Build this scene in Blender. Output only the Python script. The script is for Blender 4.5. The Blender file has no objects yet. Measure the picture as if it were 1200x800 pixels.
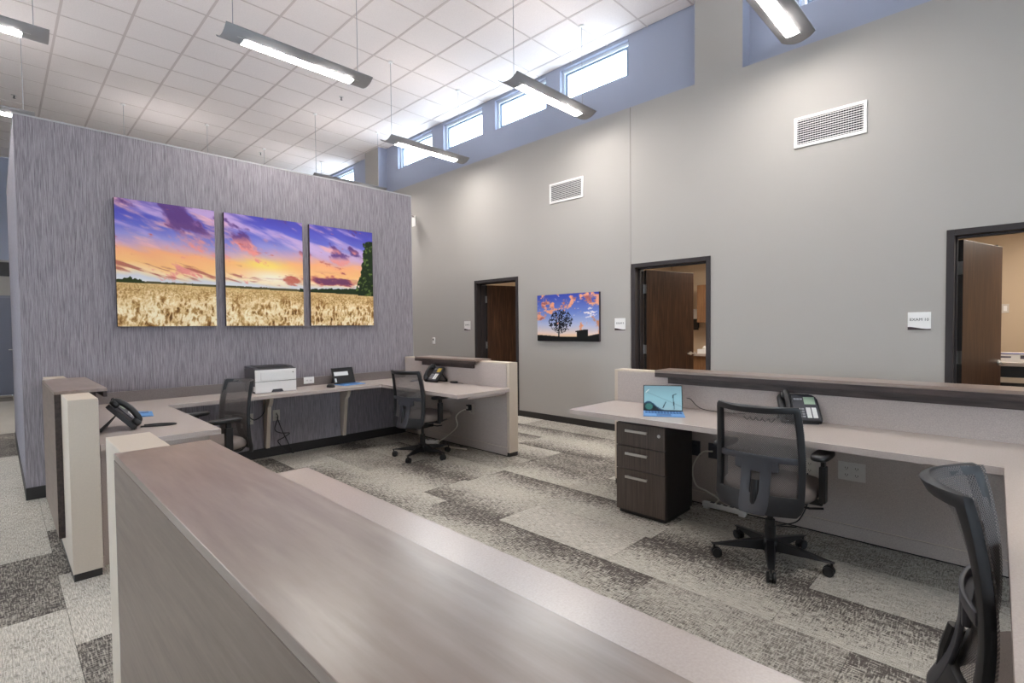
import bpy, math, random
import numpy as np
from mathutils import Matrix, Vector
random.seed(7)
S = bpy.context.scene
COL = S.collection
PI = math.pi

# ------------------------------------------------------------------ camera
CAM_H = 1.382
F_PX, YAW, PITCH, ROLL = 594.77, 0.793234, -0.028014, -0.009744
fwd = Vector((math.sin(YAW)*math.cos(PITCH), math.cos(YAW)*math.cos(PITCH), math.sin(PITCH)))
right0 = Vector((math.cos(YAW), -math.sin(YAW), 0))
up0 = right0.cross(fwd)
rt = math.cos(ROLL)*right0 + math.sin(ROLL)*up0
upv = -math.sin(ROLL)*right0 + math.cos(ROLL)*up0
cd = bpy.data.cameras.new('camera'); cam = bpy.data.objects.new('camera', cd); COL.objects.link(cam)
cam.matrix_world = Matrix(((rt.x, upv.x, -fwd.x, 0), (rt.y, upv.y, -fwd.y, 0), (rt.z, upv.z, -fwd.z, CAM_H), (0, 0, 0, 1)))
cd.sensor_width = 36; cd.sensor_fit = 'HORIZONTAL'; cd.lens = F_PX/1200*36; cd.clip_start = 0.02; cd.clip_end = 200
S.camera = cam

# ------------------------------------------------------------------ world + exposure
W = bpy.data.worlds.new('overcast_sky'); S.world = W; W.use_nodes = True
bg = W.node_tree.nodes['Background']
bg.inputs[0].default_value = (0.70, 0.85, 1.0, 1); bg.inputs[1].default_value = 7.8
S.view_settings.view_transform = 'Standard'; S.view_settings.look = 'None'; S.view_settings.gamma = 1
S.view_settings.use_curve_mapping = False
S.view_settings.exposure = 1.45
LAMP_DOWN, LAMP_UP, ROOM_LAMP = 37.0, 7.0, 9.0

# ------------------------------------------------------------------ colour + materials
def lin(c):
    c = c/255.0
    return c/12.92 if c <= 0.04045 else ((c+0.055)/1.055)**2.4
def rgb(r, g, b): return (lin(r), lin(g), lin(b), 1)
MATS = {}
def new_mat(name):
    m = bpy.data.materials.new(name); m.use_nodes = True; MATS[name] = m
    nt = m.node_tree; b = nt.nodes['Principled BSDF']
    return m, nt, b
def plain(name, col, rough=0.5, metal=0.0, spec=0.5, noise=0.0, nscale=200, bump=0.0):
    m, nt, b = new_mat(name)
    b.inputs['Base Color'].default_value = col; b.inputs['Roughness'].default_value = rough
    b.inputs['Metallic'].default_value = metal; b.inputs['Specular IOR Level'].default_value = spec
    if noise or bump:
        tc = nt.nodes.new('ShaderNodeTexCoord'); n = nt.nodes.new('ShaderNodeTexNoise')
        n.inputs['Scale'].default_value = nscale; n.inputs['Detail'].default_value = 3
        nt.links.new(tc.outputs['Object'], n.inputs['Vector'])
        if noise:
            r = nt.nodes.new('ShaderNodeValToRGB')
            r.color_ramp.elements[0].position = 0.3; r.color_ramp.elements[1].position = 0.7
            r.color_ramp.elements[0].color = tuple(c*(1-noise) for c in col[:3])+(1,)
            r.color_ramp.elements[1].color = tuple(min(1, c*(1+noise)) for c in col[:3])+(1,)
            nt.links.new(n.outputs['Fac'], r.inputs[0]); nt.links.new(r.outputs[0], b.inputs['Base Color'])
        if bump:
            bp = nt.nodes.new('ShaderNodeBump'); bp.inputs['Strength'].default_value = bump; bp.inputs['Distance'].default_value = 0.002
            nt.links.new(n.outputs['Fac'], bp.inputs['Height']); nt.links.new(bp.outputs[0], b.inputs['Normal'])
    return m
def streak(name, c1, c2, scale, rough=0.5, spec=0.5, detail=4, lo=0.32, hi=0.68, c3=None, scale2=None, bump=0.0, mixw=0.5):
    """stretched noise: wood grain, wallpaper threads"""
    m, nt, b = new_mat(name)
    tc = nt.nodes.new('ShaderNodeTexCoord'); mp = nt.nodes.new('ShaderNodeMapping'); mp.inputs['Scale'].default_value = scale
    n = nt.nodes.new('ShaderNodeTexNoise'); n.inputs['Scale'].default_value = 1; n.inputs['Detail'].default_value = detail
    n.inputs['Roughness'].default_value = 0.6
    nt.links.new(tc.outputs['Object'], mp.inputs[0]); nt.links.new(mp.outputs[0], n.inputs['Vector'])
    r = nt.nodes.new('ShaderNodeValToRGB'); e = r.color_ramp.elements
    e[0].position = lo; e[1].position = hi; e[0].color = c1; e[1].color = c2
    nt.links.new(n.outputs['Fac'], r.inputs[0])
    out = r.outputs[0]
    if c3:
        mp2 = nt.nodes.new('ShaderNodeMapping'); mp2.inputs['Scale'].default_value = scale2
        n2 = nt.nodes.new('ShaderNodeTexNoise'); n2.inputs['Scale'].default_value = 1; n2.inputs['Detail'].default_value = 3
        n2.inputs['Distortion'].default_value = 0.6
        nt.links.new(tc.outputs['Object'], mp2.inputs[0]); nt.links.new(mp2.outputs[0], n2.inputs['Vector'])
        r2 = nt.nodes.new('ShaderNodeValToRGB'); r2.color_ramp.elements[0].position = 0.4; r2.color_ramp.elements[1].position = 0.65
        r2.color_ramp.elements[1].color = (mixw, mixw, mixw, 1)
        nt.links.new(n2.outputs['Fac'], r2.inputs[0])
        mx = nt.nodes.new('ShaderNodeMix'); mx.data_type = 'RGBA'
        nt.links.new(r2.outputs[0], mx.inputs[0]); nt.links.new(out, mx.inputs[6]); mx.inputs[7].default_value = c3
        out = mx.outputs[2]
    nt.links.new(out, b.inputs['Base Color'])
    b.inputs['Roughness'].default_value = rough; b.inputs['Specular IOR Level'].default_value = spec
    if bump:
        bp = nt.nodes.new('ShaderNodeBump'); bp.inputs['Strength'].default_value = bump; bp.inputs['Distance'].default_value = 0.002
        nt.links.new(n.outputs['Fac'], bp.inputs['Height']); nt.links.new(bp.outputs[0], b.inputs['Normal'])
    return m
def emit(name, col, strength):
    m, nt, b = new_mat(name)
    b.inputs['Base Color'].default_value = (0.8, 0.8, 0.8, 1)
    b.inputs['Emission Color'].default_value = col; b.inputs['Emission Strength'].default_value = strength
    return m
def carpet(name, base, dark, light, thr, grad=0.0):
    """loop pile: fine heather, broken threads both ways; grad shifts the thread density across the plank's width"""
    m, nt, b = new_mat(name)
    N = nt.nodes.new; L = nt.links.new
    geo = N('ShaderNodeNewGeometry')
    def nz(sc, det=2):
        mp = N('ShaderNodeMapping'); mp.inputs['Scale'].default_value = sc; n = N('ShaderNodeTexNoise')
        n.inputs['Scale'].default_value = 1; n.inputs['Detail'].default_value = det
        L(geo.outputs['Position'], mp.inputs[0]); L(mp.outputs[0], n.inputs['Vector']); return n.outputs['Fac']
    def math_(op, a, v, clamp=False):
        k = N('ShaderNodeMath'); k.operation = op; k.use_clamp = clamp
        L(a, k.inputs[0])
        if isinstance(v, (int, float)): k.inputs[1].default_value = v
        else: L(v, k.inputs[1])
        return k.outputs[0]
    fine = math_('ADD', math_('MULTIPLY', nz((300, 300, 1), 1), 0.5), math_('MULTIPLY', nz((230, 22, 1), 1), 0.5)); a = nz((160, 20, 1), 1); c = nz((26, 140, 1), 1); blob = nz((4, 2.5, 1), 2)
    mxl = math_('MULTIPLY', math_('ADD', math_('MINIMUM', a, c), math_('MULTIPLY', math_('MAXIMUM', a, c), 0.35)), 0.82)
    mxl = math_('ADD', mxl, math_('MULTIPLY', math_('SUBTRACT', blob, 0.5), 0.25))
    if grad:
        tc = N('ShaderNodeTexCoord'); sp = N('ShaderNodeSeparateXYZ'); L(tc.outputs['Object'], sp.inputs[0])
        mxl = math_('ADD', mxl, math_('MULTIPLY', sp.outputs[0], grad))
    k = math_('MULTIPLY', math_('SUBTRACT', mxl, thr), 6.5, True)
    r = N('ShaderNodeValToRGB'); e = r.color_ramp.elements
    e[0].position = 0.36; e[1].position = 0.62
    e[0].color = tuple(v*0.60 for v in base[:3])+(1,); e[1].color = light
    L(fine, r.inputs[0])
    mx = N('ShaderNodeMix'); mx.data_type = 'RGBA'
    L(k, mx.inputs[0]); L(r.outputs[0], mx.inputs[6]); mx.inputs[7].default_value = dark
    L(mx.outputs[2], b.inputs['Base Color'])
    b.inputs['Roughness'].default_value = 0.95; b.inputs['Specular IOR Level'].default_value = 0.1
    bp = N('ShaderNodeBump'); bp.inputs['Strength'].default_value = 0.4; bp.inputs['Distance'].default_value = 0.003
    L(fine, bp.inputs['Height']); L(bp.outputs[0], b.inputs['Normal'])
    return m

wall_paint = plain('greige_paint', rgb(170, 166, 161), 0.85, spec=0.2, bump=0.25, nscale=260)
accent_paint = plain('blue_grey_paint', rgb(160, 166, 184), 0.8, spec=0.2, bump=0.2, nscale=260)
tan_paint = plain('tan_paint', rgb(192, 172, 148), 0.85, spec=0.2)
white_paint = plain('white_paint', rgb(225, 222, 216), 0.8, spec=0.2)
paper = streak('threaded_wallpaper', rgb(104, 98, 105), rgb(166, 159, 165), (470, 470, 8), 0.75, 0.25, bump=0.3, lo=0.34, hi=0.66)
base_black = plain('black_vinyl', rgb(40, 37, 36), 0.5)
tile_mat = plain('mineral_tile', rgb(228, 220, 217), 0.95, spec=0.1, noise=0.06, nscale=160)
tee_mat = plain('tee_bar', rgb(200, 188, 184), 0.6)
wood_top = streak('grey_walnut', rgb(130, 115, 106), rgb(152, 137, 128), (34, 3, 34), 0.29, 0.6, c3=rgb(120, 99, 87), scale2=(6, 1.8, 6), mixw=0.75)
outer_lam = streak('grey_taupe_laminate', rgb(106, 90, 80), rgb(126, 109, 98), (60, 5, 60), 0.4, 0.5)
wood_dark = streak('dark_walnut', rgb(44, 35, 33), rgb(72, 59, 55), (60, 5, 60), 0.45, 0.4)
door_wood = streak('espresso_veneer', rgb(40, 24, 17), rgb(92, 62, 44), (70, 70, 3.0), 0.4, 0.4, c3=rgb(58, 36, 25), scale2=(14, 14, 1.5), mixw=0.8)
lam = streak('taupe_laminate', rgb(180, 168, 162), rgb(190, 178, 171), (160, 160, 160), 0.26, 0.65)
lam_panel = streak('taupe_panel', rgb(172, 160, 154), rgb(194, 182, 175), (220, 220, 220), 0.6, 0.3)
pale = plain('pale_greige_laminate', rgb(200, 186, 170), 0.5, noise=0.03, nscale=250)
frame_dark = plain('dark_bronze_metal', rgb(50, 45, 46), 0.55, 0.0, 0.3)
alu = plain('brushed_aluminium', rgb(150, 149, 151), 0.5, 0.15)
alu_white = plain('white_window_frame', rgb(215, 222, 230), 0.4)
steel = plain('satin_steel', rgb(200, 198, 195), 0.28, 0.9)
white_plastic = plain('white_plastic', rgb(232, 230, 228), 0.4)
ivory = plain('ivory_plastic', rgb(196, 188, 178), 0.45)
black_plastic = plain('black_plastic', rgb(27, 27, 29), 0.42)
grey_plastic = plain('grey_plastic', rgb(64, 64, 70), 0.4)
black_gloss = plain('glossy_black', rgb(12, 12, 14), 0.12)
duct_shade = plain('duct_shade', rgb(28, 28, 34), 0.9, spec=0.1)
ped_front = streak('graphite_woodgrain', rgb(66, 55, 50), rgb(92, 80, 73), (120, 120, 3), 0.42, 0.4)
ped_body = plain('black_laminate', rgb(28, 24, 24), 0.35)
seat_cloth = plain('grey_brown_fabric', rgb(132, 122, 117), 0.9, spec=0.15, noise=0.12, nscale=500)
blue_cloth = plain('blue_cover', rgb(92, 142, 196), 0.7, noise=0.05, nscale=300)
blue_key = plain('blue_keys', rgb(52, 96, 150), 0.6)
white_cable = plain('white_cable', rgb(226, 222, 210), 0.5)
lens_mat = emit('lamp_lens', (1.0, 0.955, 0.91, 1), LAMP_DOWN)
up_mat = emit('uplight_lens', (1.0, 0.95, 0.92, 1), LAMP_UP)
room_lens = emit('room_light_lens', (1.0, 0.92, 0.82, 1), ROOM_LAMP)

def glass_mat():
    m, nt, b = new_mat('window_glass')
    tr = nt.nodes.new('ShaderNodeBsdfTransparent'); gl = nt.nodes.new('ShaderNodeBsdfGlossy'); gl.inputs['Roughness'].default_value = 0.02
    mx = nt.nodes.new('ShaderNodeMixShader'); mx.inputs[0].default_value = 0.07
    nt.links.new(tr.outputs[0], mx.inputs[1]); nt.links.new(gl.outputs[0], mx.inputs[2])
    nt.links.new(mx.outputs[0], nt.nodes['Material Output'].inputs[0])
    return m
glass = glass_mat()
def mesh_fabric_mat():
    m, nt, b = new_mat('chair_mesh')
    b.inputs['Base Color'].default_value = rgb(104, 98, 96); b.inputs['Roughness'].default_value = 0.7
    tc = nt.nodes.new('ShaderNodeTexCoord')
    fac = []
    for sc in ((1, 0, 1), (1, 0, -1)):
        w = nt.nodes.new('ShaderNodeTexWave'); w.wave_type = 'BANDS'; w.bands_direction = 'Z'; w.inputs['Scale'].default_value = 48
        mp = nt.nodes.new('ShaderNodeMapping'); mp.inputs['Rotation'].default_value = (0.9 if sc[2] > 0 else -0.9, 0, 0)
        nt.links.new(tc.outputs['Object'], mp.inputs[0]); nt.links.new(mp.outputs[0], w.inputs['Vector']); fac.append(w.outputs['Fac'])
    mn = nt.nodes.new('ShaderNodeMath'); mn.operation = 'MAXIMUM'
    nt.links.new(fac[0], mn.inputs[0]); nt.links.new(fac[1], mn.inputs[1])
    r = nt.nodes.new('ShaderNodeValToRGB'); r.color_ramp.elements[0].position = 0.47; r.color_ramp.elements[1].position = 0.64
    nt.links.new(mn.outputs[0], r.inputs[0])
    tr = nt.nodes.new('ShaderNodeBsdfTransparent'); mx = nt.nodes.new('ShaderNodeMixShader')
    nt.links.new(r.outputs[0], mx.inputs[0]); nt.links.new(tr.outputs[0], mx.inputs[1]); nt.links.new(b.outputs[0], mx.inputs[2])
    nt.links.new(mx.outputs[0], nt.nodes['Material Output'].inputs[0])
    return m
chair_mesh_mat = mesh_fabric_mat()
def vcol_mat(name, rough=0.6):
    m, nt, b = new_mat(name)
    a = nt.nodes.new('ShaderNodeVertexColor'); a.layer_name = 'print'
    nt.links.new(a.outputs[0], b.inputs['Base Color']); b.inputs['Roughness'].default_value = rough; b.inputs['Specular IOR Level'].default_value = 0.2
    return m
print_mat = vcol_mat('canvas_print')

# ------------------------------------------------------------------ mesh helpers
class MB:
    def __init__(s): s.v = []; s.f = []; s.m = []; s.cur = 0
    def add(s, vs, fs, M=None):
        o = len(s.v)
        s.v += [tuple(M @ Vector(p)) if M is not None else tuple(p) for p in vs]
        s.f += [tuple(i+o for i in f) for f in fs]; s.m += [s.cur]*len(fs)
        return s
    def box(s, x0, x1, y0, y1, z0, z1, M=None):
        vs = [(x, y, z) for z in (z0, z1) for y in (y0, y1) for x in (x0, x1)]
        return s.add(vs, [(0, 2, 3, 1), (4, 5, 7, 6), (0, 1, 5, 4), (2, 6, 7, 3), (0, 4, 6, 2), (1, 3, 7, 5)], M)
    def prism(s, poly, a, b, axis='z', M=None):
        n = len(poly)
        def P(p, t): return {'z': (p[0], p[1], t), 'y': (p[0], t, p[1]), 'x': (t, p[0], p[1])}[axis]
        vs = [P(p, a) for p in poly]+[P(p, b) for p in poly]
        fs = [tuple(range(n-1, -1, -1)), tuple(range(n, 2*n))]+[(i, (i+1) % n, n+(i+1) % n, n+i) for i in range(n)]
        return s.add(vs, fs, M)
    def lathe(s, prof, n=16, M=None):
        vs = []; fs = []
        for r, z in prof:
            for k in range(n): vs.append((r*math.cos(2*PI*k/n), r*math.sin(2*PI*k/n), z))
        for j in range(len(prof)-1):
            for k in range(n): fs.append((j*n+k, j*n+(k+1) % n, (j+1)*n+(k+1) % n, (j+1)*n+k))
        fs.append(tuple(range(n-1, -1, -1))); fs.append(tuple((len(prof)-1)*n+k for k in range(n)))
        return s.add(vs, fs, M)
    def tube(s, path, r, n=6, M=None):
        P = [Vector(p) for p in path]; vs = []; fs = []; up = None
        for i, p in enumerate(P):
            t = (P[min(i+1, len(P)-1)]-P[max(i-1, 0)]).normalized()
            if up is None: up = t.orthogonal().normalized()
            up = (up-t*up.dot(t)).normalized(); b = t.cross(up)
            for k in range(n): vs.append(p+r*(math.cos(2*PI*k/n)*up+math.sin(2*PI*k/n)*b))
        for j in range(len(P)-1):
            for k in range(n): fs.append((j*n+k, j*n+(k+1) % n, (j+1)*n+(k+1) % n, (j+1)*n+k))
        fs.append(tuple(range(n-1, -1, -1))); fs.append(tuple((len(P)-1)*n+k for k in range(n)))
        return s.add(vs, fs, M)
    def cushion(s, rx, ry, rings, n=32, p=4.0, M=None):
        """superellipse rings (scale, z)"""
        vs = []; fs = []
        for sc, z in rings:
            for k in range(n):
                t = 2*PI*k/n; c, q = math.cos(t), math.sin(t)
                vs.append((rx*sc*math.copysign(abs(c)**(2/p), c), ry*sc*math.copysign(abs(q)**(2/p), q), z))
        for j in range(len(rings)-1):
            for k in range(n): fs.append((j*n+k, j*n+(k+1) % n, (j+1)*n+(k+1) % n, (j+1)*n+k))
        fs.append(tuple(range(n-1, -1, -1))); fs.append(tuple((len(rings)-1)*n+k for k in range(n)))
        return s.add(vs, fs, M)
    def mesh(s, name, mats, smooth=False):
        me = bpy.data.meshes.new(name); me.from_pydata(s.v, [], s.f)
        for m in (mats if isinstance(mats, (list, tuple)) else [mats]): me.materials.append(m)
        if any(s.m): me.polygons.foreach_set('material_index', s.m)
        if smooth: me.polygons.foreach_set('use_smooth', [True]*len(s.f))
        me.update(); return me
def link(name, me, parent=None, bevel=0.0, loc=None, rz=None, seg=2):
    o = bpy.data.objects.new(name, me); COL.objects.link(o)
    if parent is not None: o.parent = parent
    if loc is not None: o.location = loc
    if rz is not None: o.rotation_euler = (0, 0, rz)
    if bevel:
        b = o.modifiers.new('bevel', 'BEVEL'); b.width = bevel; b.segments = seg; b.limit_method = 'ANGLE'; b.angle_limit = 0.6
    return o
def part(name, mb, mat, parent=None, bevel=0.0, smooth=False, loc=None, rz=None, label=None):
    o = link(name, mb.mesh(name, mat, smooth), parent, bevel, loc, rz)
    if label: o['label'] = label
    return o
def B(*a): return MB().box(*a)
def thing(name, label, cat, loc=(0, 0, 0), rz=0, group=None):
    o = bpy.data.objects.new(name, None); COL.objects.link(o); o.empty_display_size = 0.1
    o.location = loc; o.rotation_euler = (0, 0, rz); tag(o, label, cat, group); return o
def tag(o, label, cat, group=None):
    o['label'] = label; o['category'] = cat
    if group: o['group'] = group
    return o
def struct(o, label=None, cat=None):
    o['kind'] = 'structure'
    if label: o['label'] = label
    if cat: o['category'] = cat
    return o
def copy_tree(o, parent=None):
    c = o.copy(); COL.objects.link(c); c.parent = parent
    for ch in list(o.children): copy_tree(ch, c)
    return c
def arc(cx, cy, r, a0, a1, n=8): return [(cx+r*math.cos(a0+(a1-a0)*i/n), cy+r*math.sin(a0+(a1-a0)*i/n)) for i in range(n+1)]
def bez(pts, n=24):
    """Catmull-Rom through points"""
    P = [Vector(p) for p in pts]; P = [2*P[0]-P[1]]+P+[2*P[-1]-P[-2]]; out = []
    for i in range(1, len(P)-2):
        m = max(2, n//(len(P)-3))
        for k in range(m):
            t = k/m; a, b, c, d = P[i-1:i+3]
            out.append(0.5*((2*b)+(c-a)*t+(2*a-5*b+4*c-d)*t*t+(-a+3*b-3*c+d)*t**3))
    out.append(P[-2]); return out

# ================================================================== SETTING
XW, XR = 5.70, 5.90            # right wall face, clerestory wall face
ZL, ZC = 4.146, 5.172          # ledge, ceiling
YB, BX0, BX1, BTOP = 5.75, 0.14, 3.935, 3.14   # blue block
YFAR = 15.65
X_LEFT, Y_BACK = -4.5, -4.5

# ---- floor: slab + carpet planks
fl = struct(part('floor', B(X_LEFT, 9.2, Y_BACK, YFAR, -0.15, -0.006), plain('floor_slab', rgb(96, 92, 88), 0.95)), 'grey carpet plank floor with light and dark hatched planks', 'floor')
cp = [carpet('carpet_light', rgb(182, 176, 166), rgb(132, 126, 118), rgb(212, 206, 195), 0.56),
      carpet('carpet_mid', rgb(166, 160, 150), rgb(110, 104, 98), rgb(198, 192, 181), 0.49),
      carpet('carpet_dark', rgb(148, 142, 134), rgb(80, 75, 72), rgb(186, 179, 168), 0.435),
      carpet('carpet_shift_a', rgb(172, 166, 156), rgb(90, 84, 80), rgb(206, 200, 188), 0.49, 0.6),
      carpet('carpet_shift_b', rgb(172, 166, 156), rgb(90, 84, 80), rgb(206, 200, 188), 0.49, -0.6)]
PW, PL, GAP = 0.4575, 0.914, 0.001
pm = []
for m in cp:
    mb = MB(); mb.box(-PW/2+GAP, PW/2-GAP, -PL/2+GAP, PL/2-GAP, -0.006, 0.0)
    pm.append(mb.mesh('carpet_plank', m))
fixed_off = {-1: 3.35, 0: 2.92, 5: 2.61, 6: 3.94-0.457, 7: 2.63, 8: 3.51}
forced = {(-1, 3.8): 2, (0, 2.4): 2, (0, 4.2): 2}
rest = [MB() for _ in cp]; rng = random.Random(11); kept = 0
ncol0 = int((X_LEFT-0.21)/PW)
for k in range(ncol0, int((XW-0.21)/PW)+1):
    x0 = 0.21+PW*k; xc = x0+PW/2
    off = fixed_off.get(k, rng.random()*PL) % PL
    y = Y_BACK-PL+((off-(Y_BACK-PL)) % PL)
    while y < YFAR:
        yc = y+PL/2
        t = rng.choices([0, 1, 2, 3, 4], [26, 20, 2, 28, 24])[0]
        if xc < 0.5: t = rng.choices([0, 1, 2], [62, 10, 28])[0] if yc > 5.2 else 0
        if k == -1 and abs(yc-3.8) < 0.3: t = 2
        elif k == -1 and abs(yc-3.8) < 1.2: t = 0
        if k == 0 and (abs(yc-2.4) < 0.35 or abs(yc-4.25) < 0.35): t = 2
        x1a, x1b, ya, yb = max(x0, X_LEFT), min(x0+PW, XW-0.001), max(y, Y_BACK), min(y+PL, YFAR)
        whole = x1b-x1a > PW-0.01 and yb-ya > PL-0.01
        hid = (0.2 < xc < 3.9 and yc > 6.4) or yc < -0.5 or xc < -0.6 or yc > 12 or (xc > 0.9 and yc > 9.3)
        if x1b-x1a > 0.05 and yb-ya > 0.05:
            if whole and not hid:
                link('carpet_plank', pm[t], fl, loc=(xc, yc, 0)); kept += 1
            else:
                rest[t if t < 3 else 1].box(x1a+GAP, x1b-GAP, ya+GAP, yb-GAP, -0.006, 0)
        y += PL
allrest = MB()
for i, r in enumerate(rest):
    allrest.cur = i; allrest.add(r.v, r.f)
o = part('carpet_beyond', allrest, cp, fl); o['kind'] = 'stuff'
# exam room floors
part('exam_floor', B(XW+0.001, 9.0, -2.2, 8.2, -0.006, -0.001), plain('vinyl_floor', rgb(150, 135, 118), 0.5), fl)

# ---- ceiling: tees + tiles
ce = struct(part('ceiling', B(X_LEFT, XR+0.3, Y_BACK, YFAR+0.2, ZC+0.045, ZC+0.2), plain('ceiling_deck', rgb(120, 115, 112), 0.9)), 'white drop ceiling of square mineral tiles in a grid', 'ceiling')
TX, TY = 0.6305, 0.604
gx = [0.627+TX*k for k in range(-8, 9)]; gy = [3.949+TY*k for k in range(-14, 20)]
gx = [X_LEFT]+[g for g in gx if X_LEFT+0.1 < g < XR-0.05]+[XR]; gy = [Y_BACK]+[g for g in gy if Y_BACK+0.1 < g < YFAR-0.05]+[YFAR]
for g in gx[1:-1]: part('tee_bar', B(g-0.013, g+0.013, Y_BACK, YFAR, ZC, ZC+0.03), tee_mat, ce)
mbx = [B(X_LEFT, XR, -0.009, 0.009, 0.0005, 0.028).mesh('cross_tee', tee_mat)]
for g in gy[1:-1]: link('cross_tee', mbx[0], ce, loc=(0, g, ZC))
tile_cache = {}; rest = MB(); nt_ = 0
for i in range(len(gx)-1):
    for j in range(len(gy)-1):
        w, d = round(gx[i+1]-gx[i]-0.026, 3), round(gy[j+1]-gy[j]-0.018, 3)
        xc, yc = (gx[i]+gx[i+1])/2, (gy[j]+gy[j+1])/2
        vis = -0.1 < xc and yc > 2.0 and yc < 13.5 and xc/yc < 2.3
        if vis:
            if (w, d) not in tile_cache: tile_cache[w, d] = B(-w/2, w/2, -d/2, d/2, 0.004, 0.022).mesh('ceiling_tile', tile_mat)
            link('ceiling_tile', tile_cache[w, d], ce, loc=(xc, yc, ZC)); nt_ += 1
        else: rest.box(xc-w/2, xc+w/2, yc-d/2, yc+d/2, ZC+0.004, ZC+0.022)
o = part('tiles_beyond', rest, tile_mat, ce); o['kind'] = 'stuff'

# ---- right wall with three door openings
DOORS = [(5.465, 6.485), (2.44, 3.46), (-0.612, 0.404)]     # outer frame Y range
DZ = 2.17
def wall_pieces(mb, x0, x1, y0, y1, z0, z1, holes):
    """box wall in YZ with rectangular holes (ya, yb, za, zb)"""
    ys = sorted({y0, y1, *[v for h in holes for v in h[:2]]}); zs = sorted({z0, z1, *[v for h in holes for v in h[2:]]})
    for i in range(len(ys)-1):
        run = None
        for j in range(len(zs)-1):
            ym, zm = (ys[i]+ys[i+1])/2, (zs[j]+zs[j+1])/2
            if any(h[0] < ym < h[1] and h[2] < zm < h[3] for h in holes):
                if run: mb.box(x0, x1, ys[i], ys[i+1], run[0], run[1]); run = None
            else: run = (run[0], zs[j+1]) if run else (zs[j], zs[j+1])
        if run: mb.box(x0, x1, ys[i], ys[i+1], run[0], run[1])
    return mb
SEAM = 3.472
holes = [(a+0.012, b-0.012, 0, DZ-0.012) for a, b in DOORS]
mb = MB()
wall_pieces(mb, XW, XR, Y_BACK, SEAM-0.004, 0, ZL, holes[1:]); wall_pieces(mb, XW, XR, SEAM+0.004, YFAR, 0, ZL, holes[:1])
wr = struct(part('wall_right', mb, wall_paint), 'tall greige painted wall with three dark framed doors', 'wall')
part('control_joint', B(XW+0.004, XR, SEAM-0.004, SEAM+0.004, DZ+0.02, ZL), plain('joint_grey', rgb(120, 116, 112), 0.8), wr)  # plain grey strip filling the wall seam
for (a, b) in ((2.098, 2.628), (9.484, 10.02)):
    part('pilaster', B(XW, XR, a, b, ZL, ZC), wall_paint, wr)
    for yy in (a, b): part('pilaster_return', B(XW+0.003, XR, yy-0.004 if yy == a else yy, yy if yy == a else yy+0.004, ZL+0.001, ZC-0.001), accent_paint, wr)
# clerestory wall + windows
WIN = [(0.40, 1.60), (3.62, 4.765), (5.035, 6.15), (6.47, 7.54), (7.885, 9.05), (10.9, 12.0), (12.35, 13.45)]
WZ0, WZ1 = 4.655, 5.135
mb = MB(); wall_pieces(mb, XR, XR+0.2, Y_BACK, YFAR, ZL-0.05, ZC+0.04, [(a, b, WZ0, WZ1) for a, b in WIN])
struct(part('wall_clerestory', mb, accent_paint), 'blue grey clerestory wall band under the ceiling', 'wall')
wlabels = ['clerestory window beyond the pilaster, over the door marked ten', 'clerestory window next to the wide pilaster', 'clerestory window second from the wide pilaster', 'clerestory window third from the wide pilaster', 'clerestory window next to the far slim pilaster', 'clerestory window just past the far pilaster', 'last clerestory window past the far pilaster']
for i, (a, b) in enumerate(WIN):
    w = bpy.data.objects.new('window_%d' % (i+1), None); COL.objects.link(w); struct(w, wlabels[i], 'window'); w.location = (XR+0.09, (a+b)/2, WZ0)
    hw, hh = (b-a)/2, WZ1-WZ0
    t = 0.035
    fr = MB().box(-0.03, 0.03, -hw, hw, 0, t).box(-0.03, 0.03, -hw, hw, hh-t, hh).box(-0.03, 0.03, -hw, -hw+t, t, hh-t).box(-0.03, 0.03, hw-t, hw, t, hh-t)
    part('window_frame', fr, alu_white, w)
    sash = MB(); u = t+0.012; v = 0.03
    sash.box(-0.012, 0.022, -hw+u, hw-u, u, u+v-0.012).box(-0.012, 0.022, -hw+u, hw-u, hh-u-v, hh-u).box(-0.012, 0.022, -hw+u, -hw+u+v, u+v-0.012, hh-u-v).box(-0.012, 0.022, hw-u-v, hw-u, u+v-0.012, hh-u-v)
    part('sash', sash, frame_dark if False else plain('sash_grey', rgb(120, 138, 160), 0.4), w)
    part('pane', B(0.0, 0.006, -hw+t, hw-t, t, hh-t), glass, w)
# other outer walls (behind / beside the camera) with openings added and sized for fill light
mb = MB(); wall_pieces(mb, X_LEFT-0.2, X_LEFT, Y_BACK, YFAR, 0, ZC+0.04, [(-2.8, -1.8, 0.9, 2.4), (2.4, 3.4, 0.9, 2.4), (6.4, 7.4, 0.9, 2.4)])
struct(part('wall_left', mb, wall_paint), 'greige wall opposite the exam rooms with openings added for fill light', 'wall')
mb = MB()
for (x0, x1, z0, z1) in ((X_LEFT-0.2, -2.6, 0, ZC), (-2.6, -1.6, 0, 0.9), (-2.6, -1.6, 2.4, ZC), (-1.6, 2.3, 0, ZC), (2.3, 3.3, 0, 0.9), (2.3, 3.3, 2.4, ZC), (3.3, XR, 0, ZC)):
    mb.box(x0, x1, Y_BACK-0.2, Y_BACK, z0, z1)
struct(part('wall_back', mb, wall_paint), 'greige end wall with openings added for fill light', 'wall')
# far wall
mb = B(X_LEFT, XR, YFAR, YFAR+0.2, 0, 2.95); fw = struct(part('wall_far', mb, wall_paint), 'far wall at the end of the corridor', 'wall')
part('upper_band', B(X_LEFT, XR, YFAR-0.01, YFAR+0.2, 2.95, ZC), accent_paint, fw)

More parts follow.
